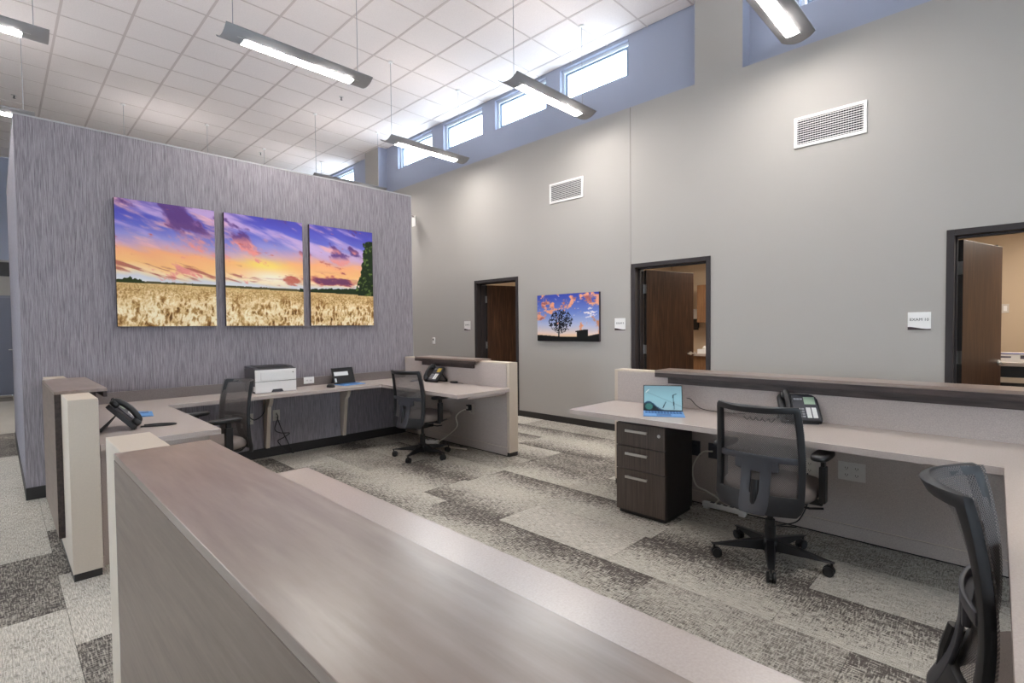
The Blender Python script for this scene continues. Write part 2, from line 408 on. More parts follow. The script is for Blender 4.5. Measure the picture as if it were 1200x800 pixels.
# ---- blue block
bw = struct(part('wall_center', B(BX0, BX1, YB, 9.15, 0.1, BTOP), paper), 'free standing wall block in grey lavender threaded wallpaper', 'wall')
part('top_cap', B(BX0-0.004, BX1+0.004, YB-0.004, 9.154, BTOP, BTOP+0.012), plain('cap_grey', rgb(170, 168, 170), 0.5), bw)
part('edge_trim', B(BX1, BX1+0.006, YB-0.003, YB+0.02, 0.1, BTOP), plain('edge_grey', rgb(150, 148, 150), 0.5), bw)
struct(part('baseboard_center', MB().box(BX0-0.004, BX1+0.004, YB-0.012, 9.16, 0, 0.1), base_black), 'black vinyl base along the wallpapered wall', 'baseboard')
# ---- baseboard right wall
for i, (a, b) in enumerate(((Y_BACK, DOORS[2][0]), (DOORS[2][1], DOORS[1][0]), (DOORS[1][1], DOORS[0][0]), (DOORS[0][1], YFAR))):
    struct(part('baseboard_right', B(XW-0.012, XW, a+0.001, b-0.001, 0, 0.09), base_black, bevel=0.003), 'dark baseboard run along the greige wall', 'baseboard')

# ---- doors
sign_txt = ['EXAM 8', 'EXAM 9', 'EXAM 10']
dlab = ['espresso wood door beside the sign by the far wall sensor', 'espresso wood door standing open beside the tree picture', 'espresso wood door open into the room with the glove box']
for i, (a, b) in enumerate(DOORS):
    d = bpy.data.objects.new('door_%d' % (i+1), None); COL.objects.link(d); struct(d, dlab[i], 'door'); d.location = (XW, (a+b)/2, 0)
    hw = (b-a)/2; t = 0.052
    fr = MB().box(-0.012, 0.212, hw-t, hw, 0, DZ).box(-0.012, 0.212, -hw, -hw+t, 0, DZ).box(-0.012, 0.212, -hw+t, hw-t, DZ-t, DZ)
    part('door_frame', fr, frame_dark, d, bevel=0.003)
    st = MB().box(0.085, 0.125, hw-t-0.016, hw-t, 0, DZ-t).box(0.085, 0.125, -hw+t, -hw+t+0.016, 0, DZ-t).box(0.085, 0.125, -hw+t, hw-t, DZ-t-0.016, DZ-t)
    part('door_stop', st, frame_dark, d)
    # leaf: hinge at +Y jamb, swings into the room
    ang = math.radians([73, 76, 75][i]); lw = 2*hw-2*t-0.006; lh = DZ-t-0.015
    leaf = part('door_leaf', B(-0.045, 0, -lw, 0, 0.008, lh), door_wood, d, bevel=0.002, loc=(0.205, hw-t-0.004, 0), rz=ang)
    part('leaf_edge', B(-0.044, -0.001, 0, 0.0015, 0.01, lh-0.002), base_black, leaf)  # dark-stained hinge edge, coloured black to include the shade there
    for s in (-1, 1):
        h = MB(); x = -0.053 if s < 0 else 0.008
        Mx = Matrix.Translation((x if s < 0 else x, -lw+0.07, 1.0)) @ Matrix.Rotation(PI/2, 4, 'Y')
        h.lathe([(0.026, -0.006), (0.026, 0.006)], 18, Mx)
        xa = -0.095 if s < 0 else 0.05
        h.tube([(-0.045 if s < 0 else 0.0, -lw+0.07, 1.0), (xa, -lw+0.07, 1.0), (xa*1.04, -lw+0.09, 1.0), (xa*1.05, -lw+0.18, 1.0)], 0.010, 8)
        part('lever_handle', h, steel, leaf, smooth=False)
    for z in (0.25, 1.08, 1.86):
        part('hinge', MB().box(-0.042, 0.004, 0.0015, 0.004, z-0.057, z+0.057).lathe([(0.007, z-0.06), (0.007, z+0.06)], 10, Matrix.Translation((0.006, 0.004, 0))), steel, leaf)
# ---- exam rooms beyond the doors
rooms = [(4.72, 8.2), (1.05, 4.6), (-2.2, 0.93)]
ZR = 2.62
for i, (a, b) in enumerate(rooms):
    mb = MB().box(9.0, 9.1, a, b, 0, ZR).box(XR+0.002, 9.0, a-0.05, a, 0, ZR).box(XR+0.002, 9.0, b, b+0.05, 0, ZR)
    struct(part('wall_exam_room', mb, tan_paint), 'tan painted exam room walls behind door %s' % ['eight', 'nine', 'ten'][i], 'wall')
    struct(part('ceiling_exam_room', B(XR+0.002, 9.1, a-0.05, b+0.05, ZR, ZR+0.06), white_paint), 'white exam room ceiling behind door %s' % ['eight', 'nine', 'ten'][i], 'ceiling')
    l = thing('ceiling_light', 'square ceiling light inside the exam room behind door %s' % ['eight', 'nine', 'ten'][i], 'ceiling light', (7.5, (a+b)/2, ZR-0.02))
    part('light_frame', MB().box(-0.62, 0.62, -0.32, -0.3, 0, 0.02).box(-0.62, 0.62, 0.3, 0.32, 0, 0.02).box(-0.62, -0.6, -0.3, 0.3, 0, 0.02).box(0.6, 0.62, -0.3, 0.3, 0, 0.02), white_plastic, l)
    part('diffuser', B(-0.6, 0.6, -0.3, 0.3, 0.006, 0.02), room_lens, l)

# ================================================================== STATIONS
TOPZ, WT = 0.737, 0.037
HWZ, TRZ = 1.006, 1.026
def half_wall(label, x0, x1, y0, y1, inner, endcap='lo'):
    """inner: +1 when the desk side is +X"""
    t = thing('half_wall', label, 'partition', ((x0+x1)/2, (y0+y1)/2, 0)); hx, hy = (x1-x0)/2, (y1-y0)/2
    part('body', B(-hx, hx, -hy, hy, 0.042, HWZ), pale, t, bevel=0.002)
    part('toe_kick', B(-hx+0.004, hx-0.004, -hy+0.004, hy-0.004, 0, 0.042), base_black, t)
    xi = hx if inner > 0 else -hx
    e = 0.035
    ya, yb = (-hy+e, hy-0.002) if endcap == 'lo' else (-hy+0.002, hy-e)
    part('desk_side_panel', B(min(xi, xi+0.006*inner), max(xi, xi+0.006*inner), ya, yb, 0.10, HWZ-0.012), lam_panel, t, bevel=0.0015)
    part('base_rail', B(min(xi, xi+0.010*inner), max(xi, xi+0.010*inner), ya, yb, 0.012, 0.094), lam_panel, t, bevel=0.0015)
    return t
half_wall('pale half wall carrying the long wood counter by the entry gap', 0.262, 0.392, -1.5, 2.285, 1, 'hi')
half_wall('pale half wall post end beside the wallpapered wall', 0.262, 0.392, 3.66, YB-0.014, 1)
half_wall('taupe half wall behind the desk with the power cord on the floor', 3.80, 3.93, 3.79, YB-0.014, -1)
half_wall('long taupe half wall behind the drawer unit and blue laptop', 3.80, 3.93, -1.5, 2.48, -1, 'hi')
def transaction(label, xin, xout, y0, y1, sgn, mat_top, wrap):
    """raised counter: slab, desk-side lower strip, outer wrap panel. sgn=+1 desk side is +X"""
    t = thing('transaction_counter', label, 'counter', ((xin+xout)/2, (y0+y1)/2, 0)); hy = (y1-y0)/2; cx = (xin+xout)/2
    lo, hi = min(xin, xout)-cx, max(xin, xout)-cx
    part('counter_top', B(lo, hi, -hy, hy, HWZ+0.0005, TRZ), mat_top, t, bevel=0.0015)
    # desk-side fascia
    xi = xin-cx
    part('fascia', B(min(xi, xi-0.02*sgn), max(xi, xi-0.02*sgn), -hy, hy, TRZ-0.055, HWZ), wood_dark, t, bevel=0.001)
    inner_face = (0.399 if sgn > 0 else 3.793)-cx
    part('lower_rail', B(min(inner_face, inner_face+0.035*sgn), max(inner_face, inner_face+0.035*sgn), -hy+0.09, hy-0.09, TRZ-0.105, HWZ), wood_dark, t, bevel=0.001)
    of = (0.261 if sgn > 0 else 3.931)-cx; xo = xout-cx
    if wrap:
        part('outer_panel', B(min(xo, of), max(xo, of), -hy+0.003, hy-0.003, 0.14, HWZ), outer_lam, t, bevel=0.0015)
        for ye in (-hy, hy-0.003): part('panel_edge', B(min(xo, of), max(xo, of), ye, ye+0.003, 0.14, HWZ), wood_dark, t)
    else:
        part('outer_rail', B(min(xo, of), max(xo, of), -hy+0.02, hy-0.02, TRZ-0.06, HWZ), wood_dark, t)
    return t
transaction('long grey brown wood reception counter with waterfall side by the entry gap', 0.480, 0.231, -1.4, 1.86, 1, wood_top, True)
transaction('short wood transaction counter against the wallpapered wall with waterfall side', 0.480, 0.231, 4.05, 5.16, 1, wood_top, True)
transaction('short dark wood transaction shelf above the desk phone', 3.713, 3.962, 4.24, 5.39, -1, wood_top, False)
transaction('long dark wood transaction shelf above the blue laptop and phone', 3.713, 3.962, -1.4, 2.045, -1, wood_top, False)

def worktop(label, poly, seam=None):
    t = thing('worktop', label, 'worktop', (poly[0][0], poly[0][1], 0))
    q = [(p[0]-poly[0][0], p[1]-poly[0][1]) for p in poly]
    part('top', MB().prism(q, TOPZ-WT, TOPZ), lam, t, bevel=0.002)
    return t, q
YI = YB-0.014
wa, qa = worktop('taupe U shaped worktop along the wallpapered wall', [(0.40, 3.69), (1.02, 3.69), (1.025, 5.2), (3.12, 5.2), (3.08, 3.775), (3.792, 3.775), (3.792, YI), (0.40, YI)])
part('subtop_rail', B(2.85, 3.37, 0.13, 0.16, TOPZ-WT-0.03, TOPZ-WT), lam_panel, wa)
wb, qb = worktop('taupe U shaped worktop of the entry station and drawer desk', [(0.40, 2.345), (0.40, -1.2), (3.792, -1.2), (3.792, 2.46), (3.135, 2.46), (3.13, 0.016), (1.006, -0.016), (1.006, 2.345)])
# gable ends under the worktops
for nm, lab, bx in (('end_gable', 'taupe gable panel under the phone end of the wall worktop', (0.41, 0.98, 3.80, 3.825, 0, TOPZ-WT-0.003)),
                    ('end_gable', 'taupe gable panel at the entry gap end of the front worktop', (0.41, 0.96, 2.28, 2.305, 0, TOPZ-WT-0.003))):
    tag(part(nm, B(*bx), lam_panel, bevel=0.002), lab, 'panel')
# backsplash along blue wall
tag(part('backsplash', B(0.401, 3.79, YB-0.034, YB-0.0145, TOPZ, TOPZ+0.098), streak('grey_brown_laminate', rgb(108, 98, 95), rgb(124, 114, 110), (160, 160, 160), 0.45), bevel=0.002), 'low grey brown backsplash strip behind the printer', 'backsplash')
# brackets
for i, (x, lab) in enumerate(((2.02, 'pale worktop support bracket below the printer'), (2.90, 'pale worktop support bracket below the tablet'))):
    prof = [(0, 0.105), (-0.06, 0.105), (-0.13, 0.56)]+[(-0.13-0.07*math.sin(t), 0.56+0.10*(1-math.cos(t))+0.02*t) for t in np.linspace(0.2, 1.5, 7)]+[(-0.36, 0.69), (-0.36, 0.6995), (0, 0.6995)]
    tag(part('support_bracket', MB().prism(prof, -0.02, 0.02, 'x'), pale, bevel=0.002, loc=(x, YB-0.001, 0)), lab, 'bracket')

# ================================================================== PENDANT LAMPS
LW2, CH, SAG = 0.72, 0.145, 0.055
def lamp_meshes():
    n = 14; ms = {}
    R = (CH**2+SAG**2)/(2*SAG); a = math.asin(CH/R)
    pts = [(R*math.sin(t), SAG-(R*math.cos(t)-(R-SAG))) for t in np.linspace(-a, a, n+1)]  # (y, z) z=0 at bottom
    pts = [(y, R-math.sqrt(max(R*R-y*y, 0))) for y, _ in pts]
    up = [(y, z+0.007) for y, z in pts]
    poly = pts+up[::-1]
    ms['housing'] = MB().prism(poly, -LW2, LW2, 'x').mesh('housing', alu, True)
    yl = 0.052; zl = R-math.sqrt(R*R-yl*yl)
    lp = [(y, R-math.sqrt(R*R-y*y)-0.004) for y in np.linspace(-yl, yl, 7)]
    lp += [(y, z+0.006) for y, z in lp[::-1]]
    ms['lens'] = MB().prism(lp, -0.54, 0.54, 'x').mesh('lens', lens_mat)
    ms['gear_tray'] = MB().box(-0.60, 0.60, -0.06, 0.06, 0.008, 0.04).mesh('gear_tray', white_plastic)
    ms['uplight_lens'] = MB().box(-0.56, 0.56, -0.05, 0.05, 0.0405, 0.046).mesh('uplight_lens', up_mat)
    return ms
LM = lamp_meshes()
ZLAMP = 4.035
cabm = MB().tube([(0, 0, 0), (0, 0, ZC-ZLAMP-0.05)], 0.0035, 6).mesh('cable', plain('cable_grey', rgb(150, 150, 154), 0.5))
canm = MB().lathe([(0.030, -0.006), (0.034, 0.0), (0.034, 0.012)], 16).mesh('canopy', white_plastic)
clipm = MB().box(-0.012, 0.012, -0.012, 0.012, 0.0, 0.02).mesh('clip', steel)
def pendant(x, y, label, group=None):
    t = thing('pendant_lamp', label, 'pendant lamp', (x, y, ZLAMP), 0, group)
    for k in ('housing', 'lens', 'gear_tray', 'uplight_lens'): link(k, LM[k], t, 0.0)
    for s in (-0.62, 0.62):
        c = link('cable', cabm, t, loc=(s, 0, 0.04)); link('clip', clipm, c, loc=(0, 0, -0.01))
        link('canopy', canm, t, loc=(s, 0, ZC-ZLAMP-0.012))
G = 'grey curved pendant lamps under the tiled ceiling'
pendant(2.21, 5.10, 'grey curved pendant lamp hung above the sunset pictures', G)
pendant(4.66, 3.91, 'grey curved pendant lamp before the clerestory windows, above the tree picture', G)
pendant(4.66, 6.35, 'grey curved pendant lamp before the clerestory windows, by the wallpapered block corner', G)
pendant(4.66, 8.79, 'pendant lamp half hidden behind the top edge of the wallpapered wall', G)
pendant(4.66, 1.47, 'grey curved pendant lamp hung beside the wide pilaster', G)
pendant(-0.31, 6.35, 'grey curved pendant lamp over the corridor beside the wallpapered block', G)
pendant(-0.31, 8.79, 'pendant lamp farther down the corridor beside the wallpapered block', G)
pendant(2.21, 10.63, 'pendant lamp hanging behind the wallpapered block', G)
pendant(4.66, 11.22, 'pendant lamp hanging behind the block near the far pilaster', G)
pendant(2.21, 0.20, 'unseen pendant lamp added for light over the drawer desk station', G)  # out of frame, added to light the station
pendant(-2.6, 3.9, 'unseen pendant lamp added for light over the waiting side', G)  # extra lamp outside the view, there for illumination only
# sprinklers
for i, (x, y, lab) in enumerate(((4.066, 7.869, 'small sprinkler head in the tile beyond the pendant over the pictures'), (0.303, 11.446, 'small sprinkler head over the corridor'), (4.08, 11.519, 'small sprinkler head far back near the end windows'))):
    t = thing('sprinkler', lab, 'sprinkler', (x, y, ZC+0.004))
    part('escutcheon', MB().lathe([(0.034, -0.004), (0.038, 0.0)], 16), steel, t)
    part('sprinkler_head', MB().lathe([(0.012, -0.05), (0.020, -0.048), (0.008, -0.04), (0.008, -0.004)], 12), grey_plastic, t)

# ================================================================== WALL-HUNG THINGS
def vent(label, y0, y1, z0, z1):
    t = thing('air_vent', label, 'vent', (XW, (y0+y1)/2, (z0+z1)/2), 0, 'white wall grilles'); hy, hz = (y1-y0)/2, (z1-z0)/2; b = 0.028
    part('vent_frame', MB().box(-0.014, 0, -hy, hy, hz-b, hz).box(-0.014, 0, -hy, hy, -hz, -hz+b).box(-0.014, 0, -hy, -hy+b, -hz+b, hz-b).box(-0.014, 0, hy-b, hy, -hz+b, hz-b), white_plastic, t, bevel=0.002)
    part('duct_shade_sheet', B(-0.003, -0.0005, -hy+b, hy-b, -hz+b, hz-b), duct_shade, t)  # flat dark sheet, its colour stands for the unlit duct
    n = 11; me = MB().box(-0.011, -0.005, -hy+b, hy-b, -0.0028, 0.0028).mesh('slat', white_plastic)
    for k in range(n): link('slat', me, t, loc=(0, 0, -hz+b+(k+0.5)*(2*hz-2*b)/n))
    m = 26; me = MB().box(-0.006, -0.003, -0.002, 0.002, -hz+b, hz-b).mesh('vertical_blade', alu)
    for k in range(m): link('vertical_blade', me, t, loc=(0, -hy+b+(k+0.5)*(2*hy-2*b)/m, 0))
vent('white wall vent grille above the sign numbered ten', 0.976, 1.586, 3.150, 3.450)
vent('white wall vent grille above the tree picture', 4.21, 4.808, 3.16, 3.445)

SIGN_R = Matrix(((0, 0, -1, 0), (-1, 0, 0, 0), (0, 1, 0, 0), (0, 0, 0, 1)))
def text_mesh(txt, size, mat):
    cu = bpy.data.curves.new('lettering', 'FONT'); cu.body = txt; cu.size = size; cu.align_x = 'CENTER'; cu.align_y = 'CENTER'; cu.extrude = 0.0004
    ob = bpy.data.objects.new('tmp', cu); COL.objects.link(ob)
    me = bpy.data.meshes.new_from_object(ob.evaluated_get(bpy.context.evaluated_depsgraph_get()))
    bpy.data.objects.remove(ob); bpy.data.curves.remove(cu); me.materials.clear(); me.materials.append(mat); return me
for (y, z, i, lab) in ((6.683, 1.417, 0, 'white room sign beside the door by the wallpapered block'), (3.632, 1.408, 1, 'white room sign between the tree picture and a door'), (0.58, 1.402, 2, 'white room sign reading EXAM 10 with dark wave')):
    t = thing('room_sign', lab, 'sign', (XW, y, z)); w = 0.08
    part('plaque', B(-0.006, 0, -w, w, -0.078, 0.078), white_plastic, t, bevel=0.0015)
    wave = [(w, -0.078), (w, -0.052)]+[(w-2*w*s, -0.060+0.009*math.cos(s*PI*1.15)) for s in np.linspace(0, 1, 12)][1:]+[(-w, -0.078)]
    part('dark_wave', MB().prism(wave, -0.0072, -0.006, 'x'), plain('maroon_band', rgb(44, 20, 24), 0.4), t)
    o = link('lettering', text_mesh(sign_txt[i], 0.034, plain('sign_ink', rgb(24, 22, 24), 0.6)), t)
    o.matrix_local = Matrix.Translation((-0.0066, 0, 0.012)) @ SIGN_R
# sensor and camera
t = thing('wall_sensor', 'small white wall sensor with dark dot near the far door', 'sensor', (XW, 7.63, 1.15))
part('sensor_body', B(-0.025, 0, -0.032, 0.032, -0.06, 0.06), white_plastic, t, bevel=0.008)
part('sensor_eye', B(-0.027, -0.0245, -0.014, 0.014, 0.005, 0.035), black_gloss, t)
t = thing('dome_camera', 'white dome camera on a wall arm beside the block corner', 'security camera', (XW, 8.22, 3.42))
part('wall_plate', B(-0.015, 0, -0.06, 0.06, -0.08, 0.12), white_plastic, t, bevel=0.004)
part('arm', MB().tube([(-0.01, 0, 0.10), (-0.12, 0, 0.14), (-0.22, 0, 0.12)], 0.018, 10), white_plastic, t, smooth=True)
part('housing', MB().lathe([(0.02, -0.16), (0.06, -0.14), (0.085, -0.09), (0.09, -0.02), (0.075, 0.06), (0.04, 0.11), (0.02, 0.12)], 20, Matrix.Translation((-0.22, 0, 0.0))), white_plastic, t, smooth=True)
part('lens_dome', MB().lathe([(0.008, -0.205), (0.035, -0.19), (0.045, -0.155)], 16, Matrix.Translation((-0.22, 0, 0.0))), black_gloss, t, smooth=True)

# ---- printed canvases
def vnoise(x, y, seed):
    xi = np.floor(x).astype(np.int64); yi = np.floor(y).astype(np.int64); xf = x-xi; yf = y-yi
    def h(a, b):
        n = (a*374761393+b*668265263+seed*1442695041) & 0x7fffffff
        n = ((n ^ (n >> 13))*1274126177) & 0x7fffffff
        return ((n ^ (n >> 16)) & 0xffff)/65535.0
    u = xf*xf*(3-2*xf); v = yf*yf*(3-2*yf)
    return (h(xi, yi)*(1-u)+h(xi+1, yi)*u)*(1-v)+(h(xi, yi+1)*(1-u)+h(xi+1, yi+1)*u)*v
def fbm(x, y, seed, o=4):
    s = 0; a = 0.5; t = 0
    for k in range(o): s = s+a*vnoise(x*2**k, y*2**k, seed+k*17); t += a; a *= 0.55
    return s/t
def sm(a, b, x): t = np.clip((x-a)/(b-a), 0, 1); return t*t*(3-2*t)
def mixc(c, col, m): return c*(1-m[..., None])+np.array(col, float)*m[..., None]
def grad(v, stops):
    xs = [s[0] for s in stops]; return np.stack([np.interp(v, xs, [s[1][k] for s in stops]) for k in range(3)], -1)
def art_field(U, V):
    """sunset over a wheat field; U runs 0..3 over the three canvases"""
    wv = V+0.16*(fbm(U*1.3+V*0.6, V*5+U*1.3, 9, 5)-0.5)+0.03*(U-0.5)*(U < 1)
    c = grad(wv, [(0.33, (226, 226, 222)), (0.39, (214, 214, 222)), (0.44, (250, 222, 176)), (0.50, (252, 196, 130)), (0.59, (248, 176, 128)), (0.65, (206, 164, 186)), (0.72, (150, 146, 206)), (0.80, (104, 108, 196)), (0.9, (84, 84, 182)), (1.0, (74, 68, 160))])
    c = mixc(c, (255, 232, 110), 0.85*np.exp(-((U-1.5-0.8*(0.55-V))**2/0.12+(V-0.56)**2/0.004)))
    c = mixc(c, (255, 250, 232), 0.8*np.exp(-((U-1.55)**2/0.12+(V-0.45)**2/0.004)))
    # slanted cirrus, pale and pink
    n = fbm(U*1.5+V*1.6, V*8+U*1.5, 21, 6); hi = sm(0.58, 0.72, V)
    c = mixc(c, (214, 178, 214), 0.8*sm(0.46, 0.70, n)*hi)
    n2 = fbm(U*2.4+V*2.0+4, V*11+U*2.0, 27, 6); c = mixc(c, (240, 178, 176), 0.75*sm(0.55, 0.75, n2)*sm(0.55, 0.66, V))
    # violet cloud masses
    n3 = fbm(U*4.2+1.7, V*9.0+U*2.6, 35, 6)
    for (x, y, rx, ry) in ((0.60, 0.92, 0.40, 0.09), (0.86, 0.82, 0.30, 0.10), (1.12, 0.83, 0.26, 0.12), (1.60, 0.88, 0.24, 0.11), (2.45, 0.72, 0.30, 0.07), (2.25, 0.80, 0.2, 0.05)):
        m = sm(0.36, 0.62, np.exp(-(((U-x)/(rx*1.3))**2+((V-y+0.12*(U-x))/(ry*1.3))**2))*0.55+1.5*(n3-0.42))
        c = mixc(c, (238, 150, 140), 0.8*m*sm(y+0.02, y-ry, V)); c = mixc(c, (92, 60, 122), 0.9*m*sm(0.40, 0.58, n3)*sm(y-ry*0.8, y, V))
    # thin red bars low in the sky
    n4 = fbm(U*2.6+3, V*26+U*5.5*(U < 1.2), 47, 5); m = sm(0.56, 0.70, n4)*sm(0.37, 0.41, V)*(1-sm(0.50, 0.56, V))*(1-0.6*sm(1.2, 1.5, U)); c = mixc(c, (176, 92, 84), 0.8*m)
    n5 = fbm(U*6, V*24+U*2, 52, 6)
    pc = 1.25*np.exp(-((U-2.3)**2/0.30+(V-0.455)**2/0.0035)); c = mixc(c, (206, 104, 96), 0.85*sm(0.36, 0.6, pc*0.6+1.3*(n5-0.45))); c = mixc(c, (106, 60, 98), 0.9*sm(0.5, 0.75, pc*0.6+1.3*(n5-0.45)))
    pc = 1.2*np.exp(-((U-1.85)**2/0.06+(V-0.435)**2/0.003)); c = mixc(c, (196, 104, 88), 0.85*sm(0.4, 0.65, pc*0.6+1.3*(n5-0.45)))
    # far tree line
    hl = 0.352-0.012*sm(0, 3, U)+0.006*(fbm(U*30, U*0+1, 3)-0.5)
    c = mixc(c, (70, 66, 34), ((V < hl+0.010) & (V > 0.3)).astype(float)*0.9)
    bush = 0.352+0.035*np.clip(1-np.abs(U-0.12)/0.13, 0, 1)**0.5+0.03*(fbm(U*40, V*40, 4)-0.5)
    c = mixc(c, (44, 56, 24), ((V < bush) & (U < 0.26) & (V > 0.33)).astype(float))
    tl = 0.362+0.02*sm(1.95, 2.6, U)+0.03*(fbm(U*26, U*0+2, 8)-0.5)
    c = mixc(c, (36, 50, 26), ((V < tl) & (U > 1.95) & (V > 0.3)).astype(float))
    # wheat
    horizon = 0.345-0.02*sm(0, 3, U)
    dep = np.clip((horizon-V)/0.34, 0, 1)
    lean = 0.9*(fbm(U*5, V*9, 71)-0.5)+0.4*(fbm(U*16, V*22, 73)-0.5)
    far = fbm(U*85, V*110, 61, 3); near = 1-2*np.abs(fbm(U*26+lean*1.6, V*17+lean*0.8, 64, 5)-0.5); near = sm(0.45, 1.0, near)
    s2 = fbm(U*8, V*16, 66, 4)
    q = (1-sm(0.1, 0.5, dep))*(0.5+1.1*(far-0.5))+sm(0.1, 0.5, dep)*(0.30*far+0.70*near+0.06)+0.9*(s2-0.5)*(0.3+dep)
    w = grad(np.clip(q, 0, 1), [(0.0, (104, 70, 34)), (0.22, (150, 108, 58)), (0.5, (206, 166, 108)), (0.75, (236, 208, 156)), (1.0, (252, 238, 204))])
    w = mixc(w, (216, 184, 124), 0.6*(1-sm(0.0, 0.25, dep)))
    c = np.where((V < horizon)[..., None], w, c)
    # tall tree at the right end
    edge = 2.86-0.12*sm(0.86, 0.36, V)+0.10*(fbm(U*18, V*22, 81)-0.5)-0.05*np.clip(0.42-V, 0, 1)*4
    tm = ((U > edge) & (V < 0.90-0.25*np.clip(2.93-U, 0, 1)) & (V > 0.315)).astype(float)
    leaf = fbm(U*30, V*40, 91); c = mixc(c, (30, 44, 22), tm); c = mixc(c, (92, 112, 52), tm*sm(0.56, 0.7, leaf))
    return c
def art_tree(U, V):
    c = grad(V+0.06*(fbm(U*3, V*3, 2)-0.5), [(0.08, (240, 196, 150)), (0.16, (228, 206, 196)), (0.35, (176, 186, 218)), (0.6, (112, 136, 206)), (1.0, (58, 74, 170))])
    n = fbm(U*11, V*8, 12, 6)
    def blob(x, y, rx, ry, a=0.0):
        dx, dy = U-x, V-y; ca, sa = math.cos(a), math.sin(a)
        return np.exp(-(((dx*ca+dy*sa)/rx)**2+((-dx*sa+dy*ca)/ry)**2))
    for (x, y, rx, ry, a) in ((0.15, 0.75, 0.10, 0.22, 0.35), (0.03, 0.50, 0.07, 0.10, 0), (0.60, 0.85, 0.08, 0.13, -0.3), (0.48, 0.70, 0.14, 0.09, -0.4), (0.88, 0.9, 0.17, 0.13, 0.3)):
        m = sm(0.42, 0.62, blob(x, y, rx*1.25, ry*1.25, a)*0.6+1.6*(n-0.44)); c = mixc(c, (236, 164, 130), m)
        c = mixc(c, (150, 82, 92), 0.8*m*sm(0.48, 0.7, fbm(U*11+3, V*11, 15, 5)))
    m = sm(0.45, 0.7, blob(0.88, 0.64, 0.12, 0.14)*0.6+1.5*(fbm(U*16, V*22, 19, 5)-0.45)); c = mixc(c, (236, 226, 226), m)
    m = sm(0.42, 0.65, blob(1.0, 0.32, 0.12, 0.2)*0.6+1.5*(n-0.45)); c = mixc(c, (206, 140, 104), m)
    # tree: trunk and airy crown
    r = np.sqrt(((U-0.395)/0.20)**2+((V-0.42)/0.25)**2)
    tw = np.abs(fbm(U*34, V*26, 24, 3)-0.5); fo = (tw < 0.10*(1.25-0.5*r)) | (fbm(U*30, V*24, 29, 3) > 0.60)
    cr = (r < 1.0+0.25*(fbm(U*12, V*9, 31)-0.5)) & fo
    c = np.where(cr[..., None], np.array((22, 26, 40.0)), c)
    for (x0, y0, x1, y1, w0, w1) in ((0.37, 0.08, 0.375, 0.30, 0.012, 0.008), (0.373, 0.22, 0.30, 0.36, 0.006, 0.003), (0.375, 0.24, 0.45, 0.38, 0.006, 0.003), (0.375, 0.28, 0.39, 0.5, 0.006, 0.003)):
        t = np.clip(((U-x0)*(x1-x0)+(V-y0)*(y1-y0))/((x1-x0)**2+(y1-y0)**2), 0, 1)
        dd = np.hypot(U-(x0+t*(x1-x0)), (V-(y0+t*(y1-y0)))*0.61); c = np.where((dd < w0+(w1-w0)*t)[..., None], np.array((20, 20, 26.0)), c)
    g = 0.115+0.02*np.sin(U*5+2)+0.03*sm(0.8, 1, U)
    bl = (V < g) | ((U > 0.66) & (U < 0.835) & (V < 0.225+0.02*sm(0.66, 0.8, U))) | ((U > 0.64) & (U < 0.72) & (V > 0.19) & (V < 0.215))
    c = np.where(bl[..., None], np.array((18, 18, 20.0)), c)
    return c
def canvas(label, o, ux, w, h, fn, u0, u1, nx, ny, group=None):
    """o: centre on the wall; ux: direction of picture-right; thickness towards the room"""
    t = thing('canvas_print', label, 'picture', o, 0, group)
    uz = Vector((0, 0, 1)); ux = Vector(ux); nrm = ux.cross(uz)   # towards the viewer
    M = Matrix(((ux.x, nrm.x, uz.x, 0), (ux.y, nrm.y, uz.y, 0), (ux.z, nrm.z, uz.z, 0), (0, 0, 0, 1)))
    part('stretcher_body', MB().box(-w/2, w/2, 0.001, 0.038, -h/2, h/2, M), plain('canvas_edge', rgb(70, 58, 66), 0.7), t, bevel=0.002)
    us = np.linspace(0, 1, nx); vs = np.linspace(0, 1, ny); UU, VV = np.meshgrid(us, vs)
    col = fn(u0+(u1-u0)*UU, VV)/255.0; col = np.clip(col, 0, 1); col = np.where(col <= 0.04045, col/12.92, ((col+0.055)/1.055)**2.4)
    P = np.stack([(UU-0.5)*(w-0.003), np.full_like(UU, 0.0388), (VV-0.5)*(h-0.003)], -1).reshape(-1, 3) @ np.array(M.to_3x3()).T
    idx = np.arange(nx*ny).reshape(ny, nx)
    F = np.stack([idx[:-1, :-1], idx[:-1, 1:], idx[1:, 1:], idx[1:, :-1]], -1).reshape(-1, 4)
    me = bpy.data.meshes.new('printed_face'); me.vertices.add(len(P)); me.vertices.foreach_set('co', P.ravel().astype(np.float32))
    me.loops.add(F.size); me.loops.foreach_set('vertex_index', F.ravel().astype(np.int32))
    me.polygons.add(len(F)); me.polygons.foreach_set('loop_start', np.arange(0, F.size, 4, dtype=np.int32))
    me.update(calc_edges=True)
    ca = me.color_attributes.new('print', 'FLOAT_COLOR', 'POINT')
    rgba = np.concatenate([col.reshape(-1, 3), np.ones((nx*ny, 1))], 1).astype(np.float32); ca.data.foreach_set('color', rgba.ravel())
    me.materials.append(print_mat); link('printed_face', me, t)
GP = 'three canvases of one sunset wheat field'
for i, (xc, lab) in enumerate(((1.165, 'square canvas of sunset wheat field with a dark bush at its edge'), (2.05, 'middle canvas of sunset wheat field with orange glow'), (2.93, 'canvas of sunset wheat field with a tall green tree'))):
    canvas(lab, (xc, YB, 2.0), (1, 0, 0), 0.80, 1.155, art_field, i, i+1, 190, 270, GP)
canvas('canvas of a lone bare tree silhouetted under orange clouds', (XW, 4.487, 1.512), (0, -1, 0), 1.105, 0.672, art_tree, 0, 1, 230, 150)

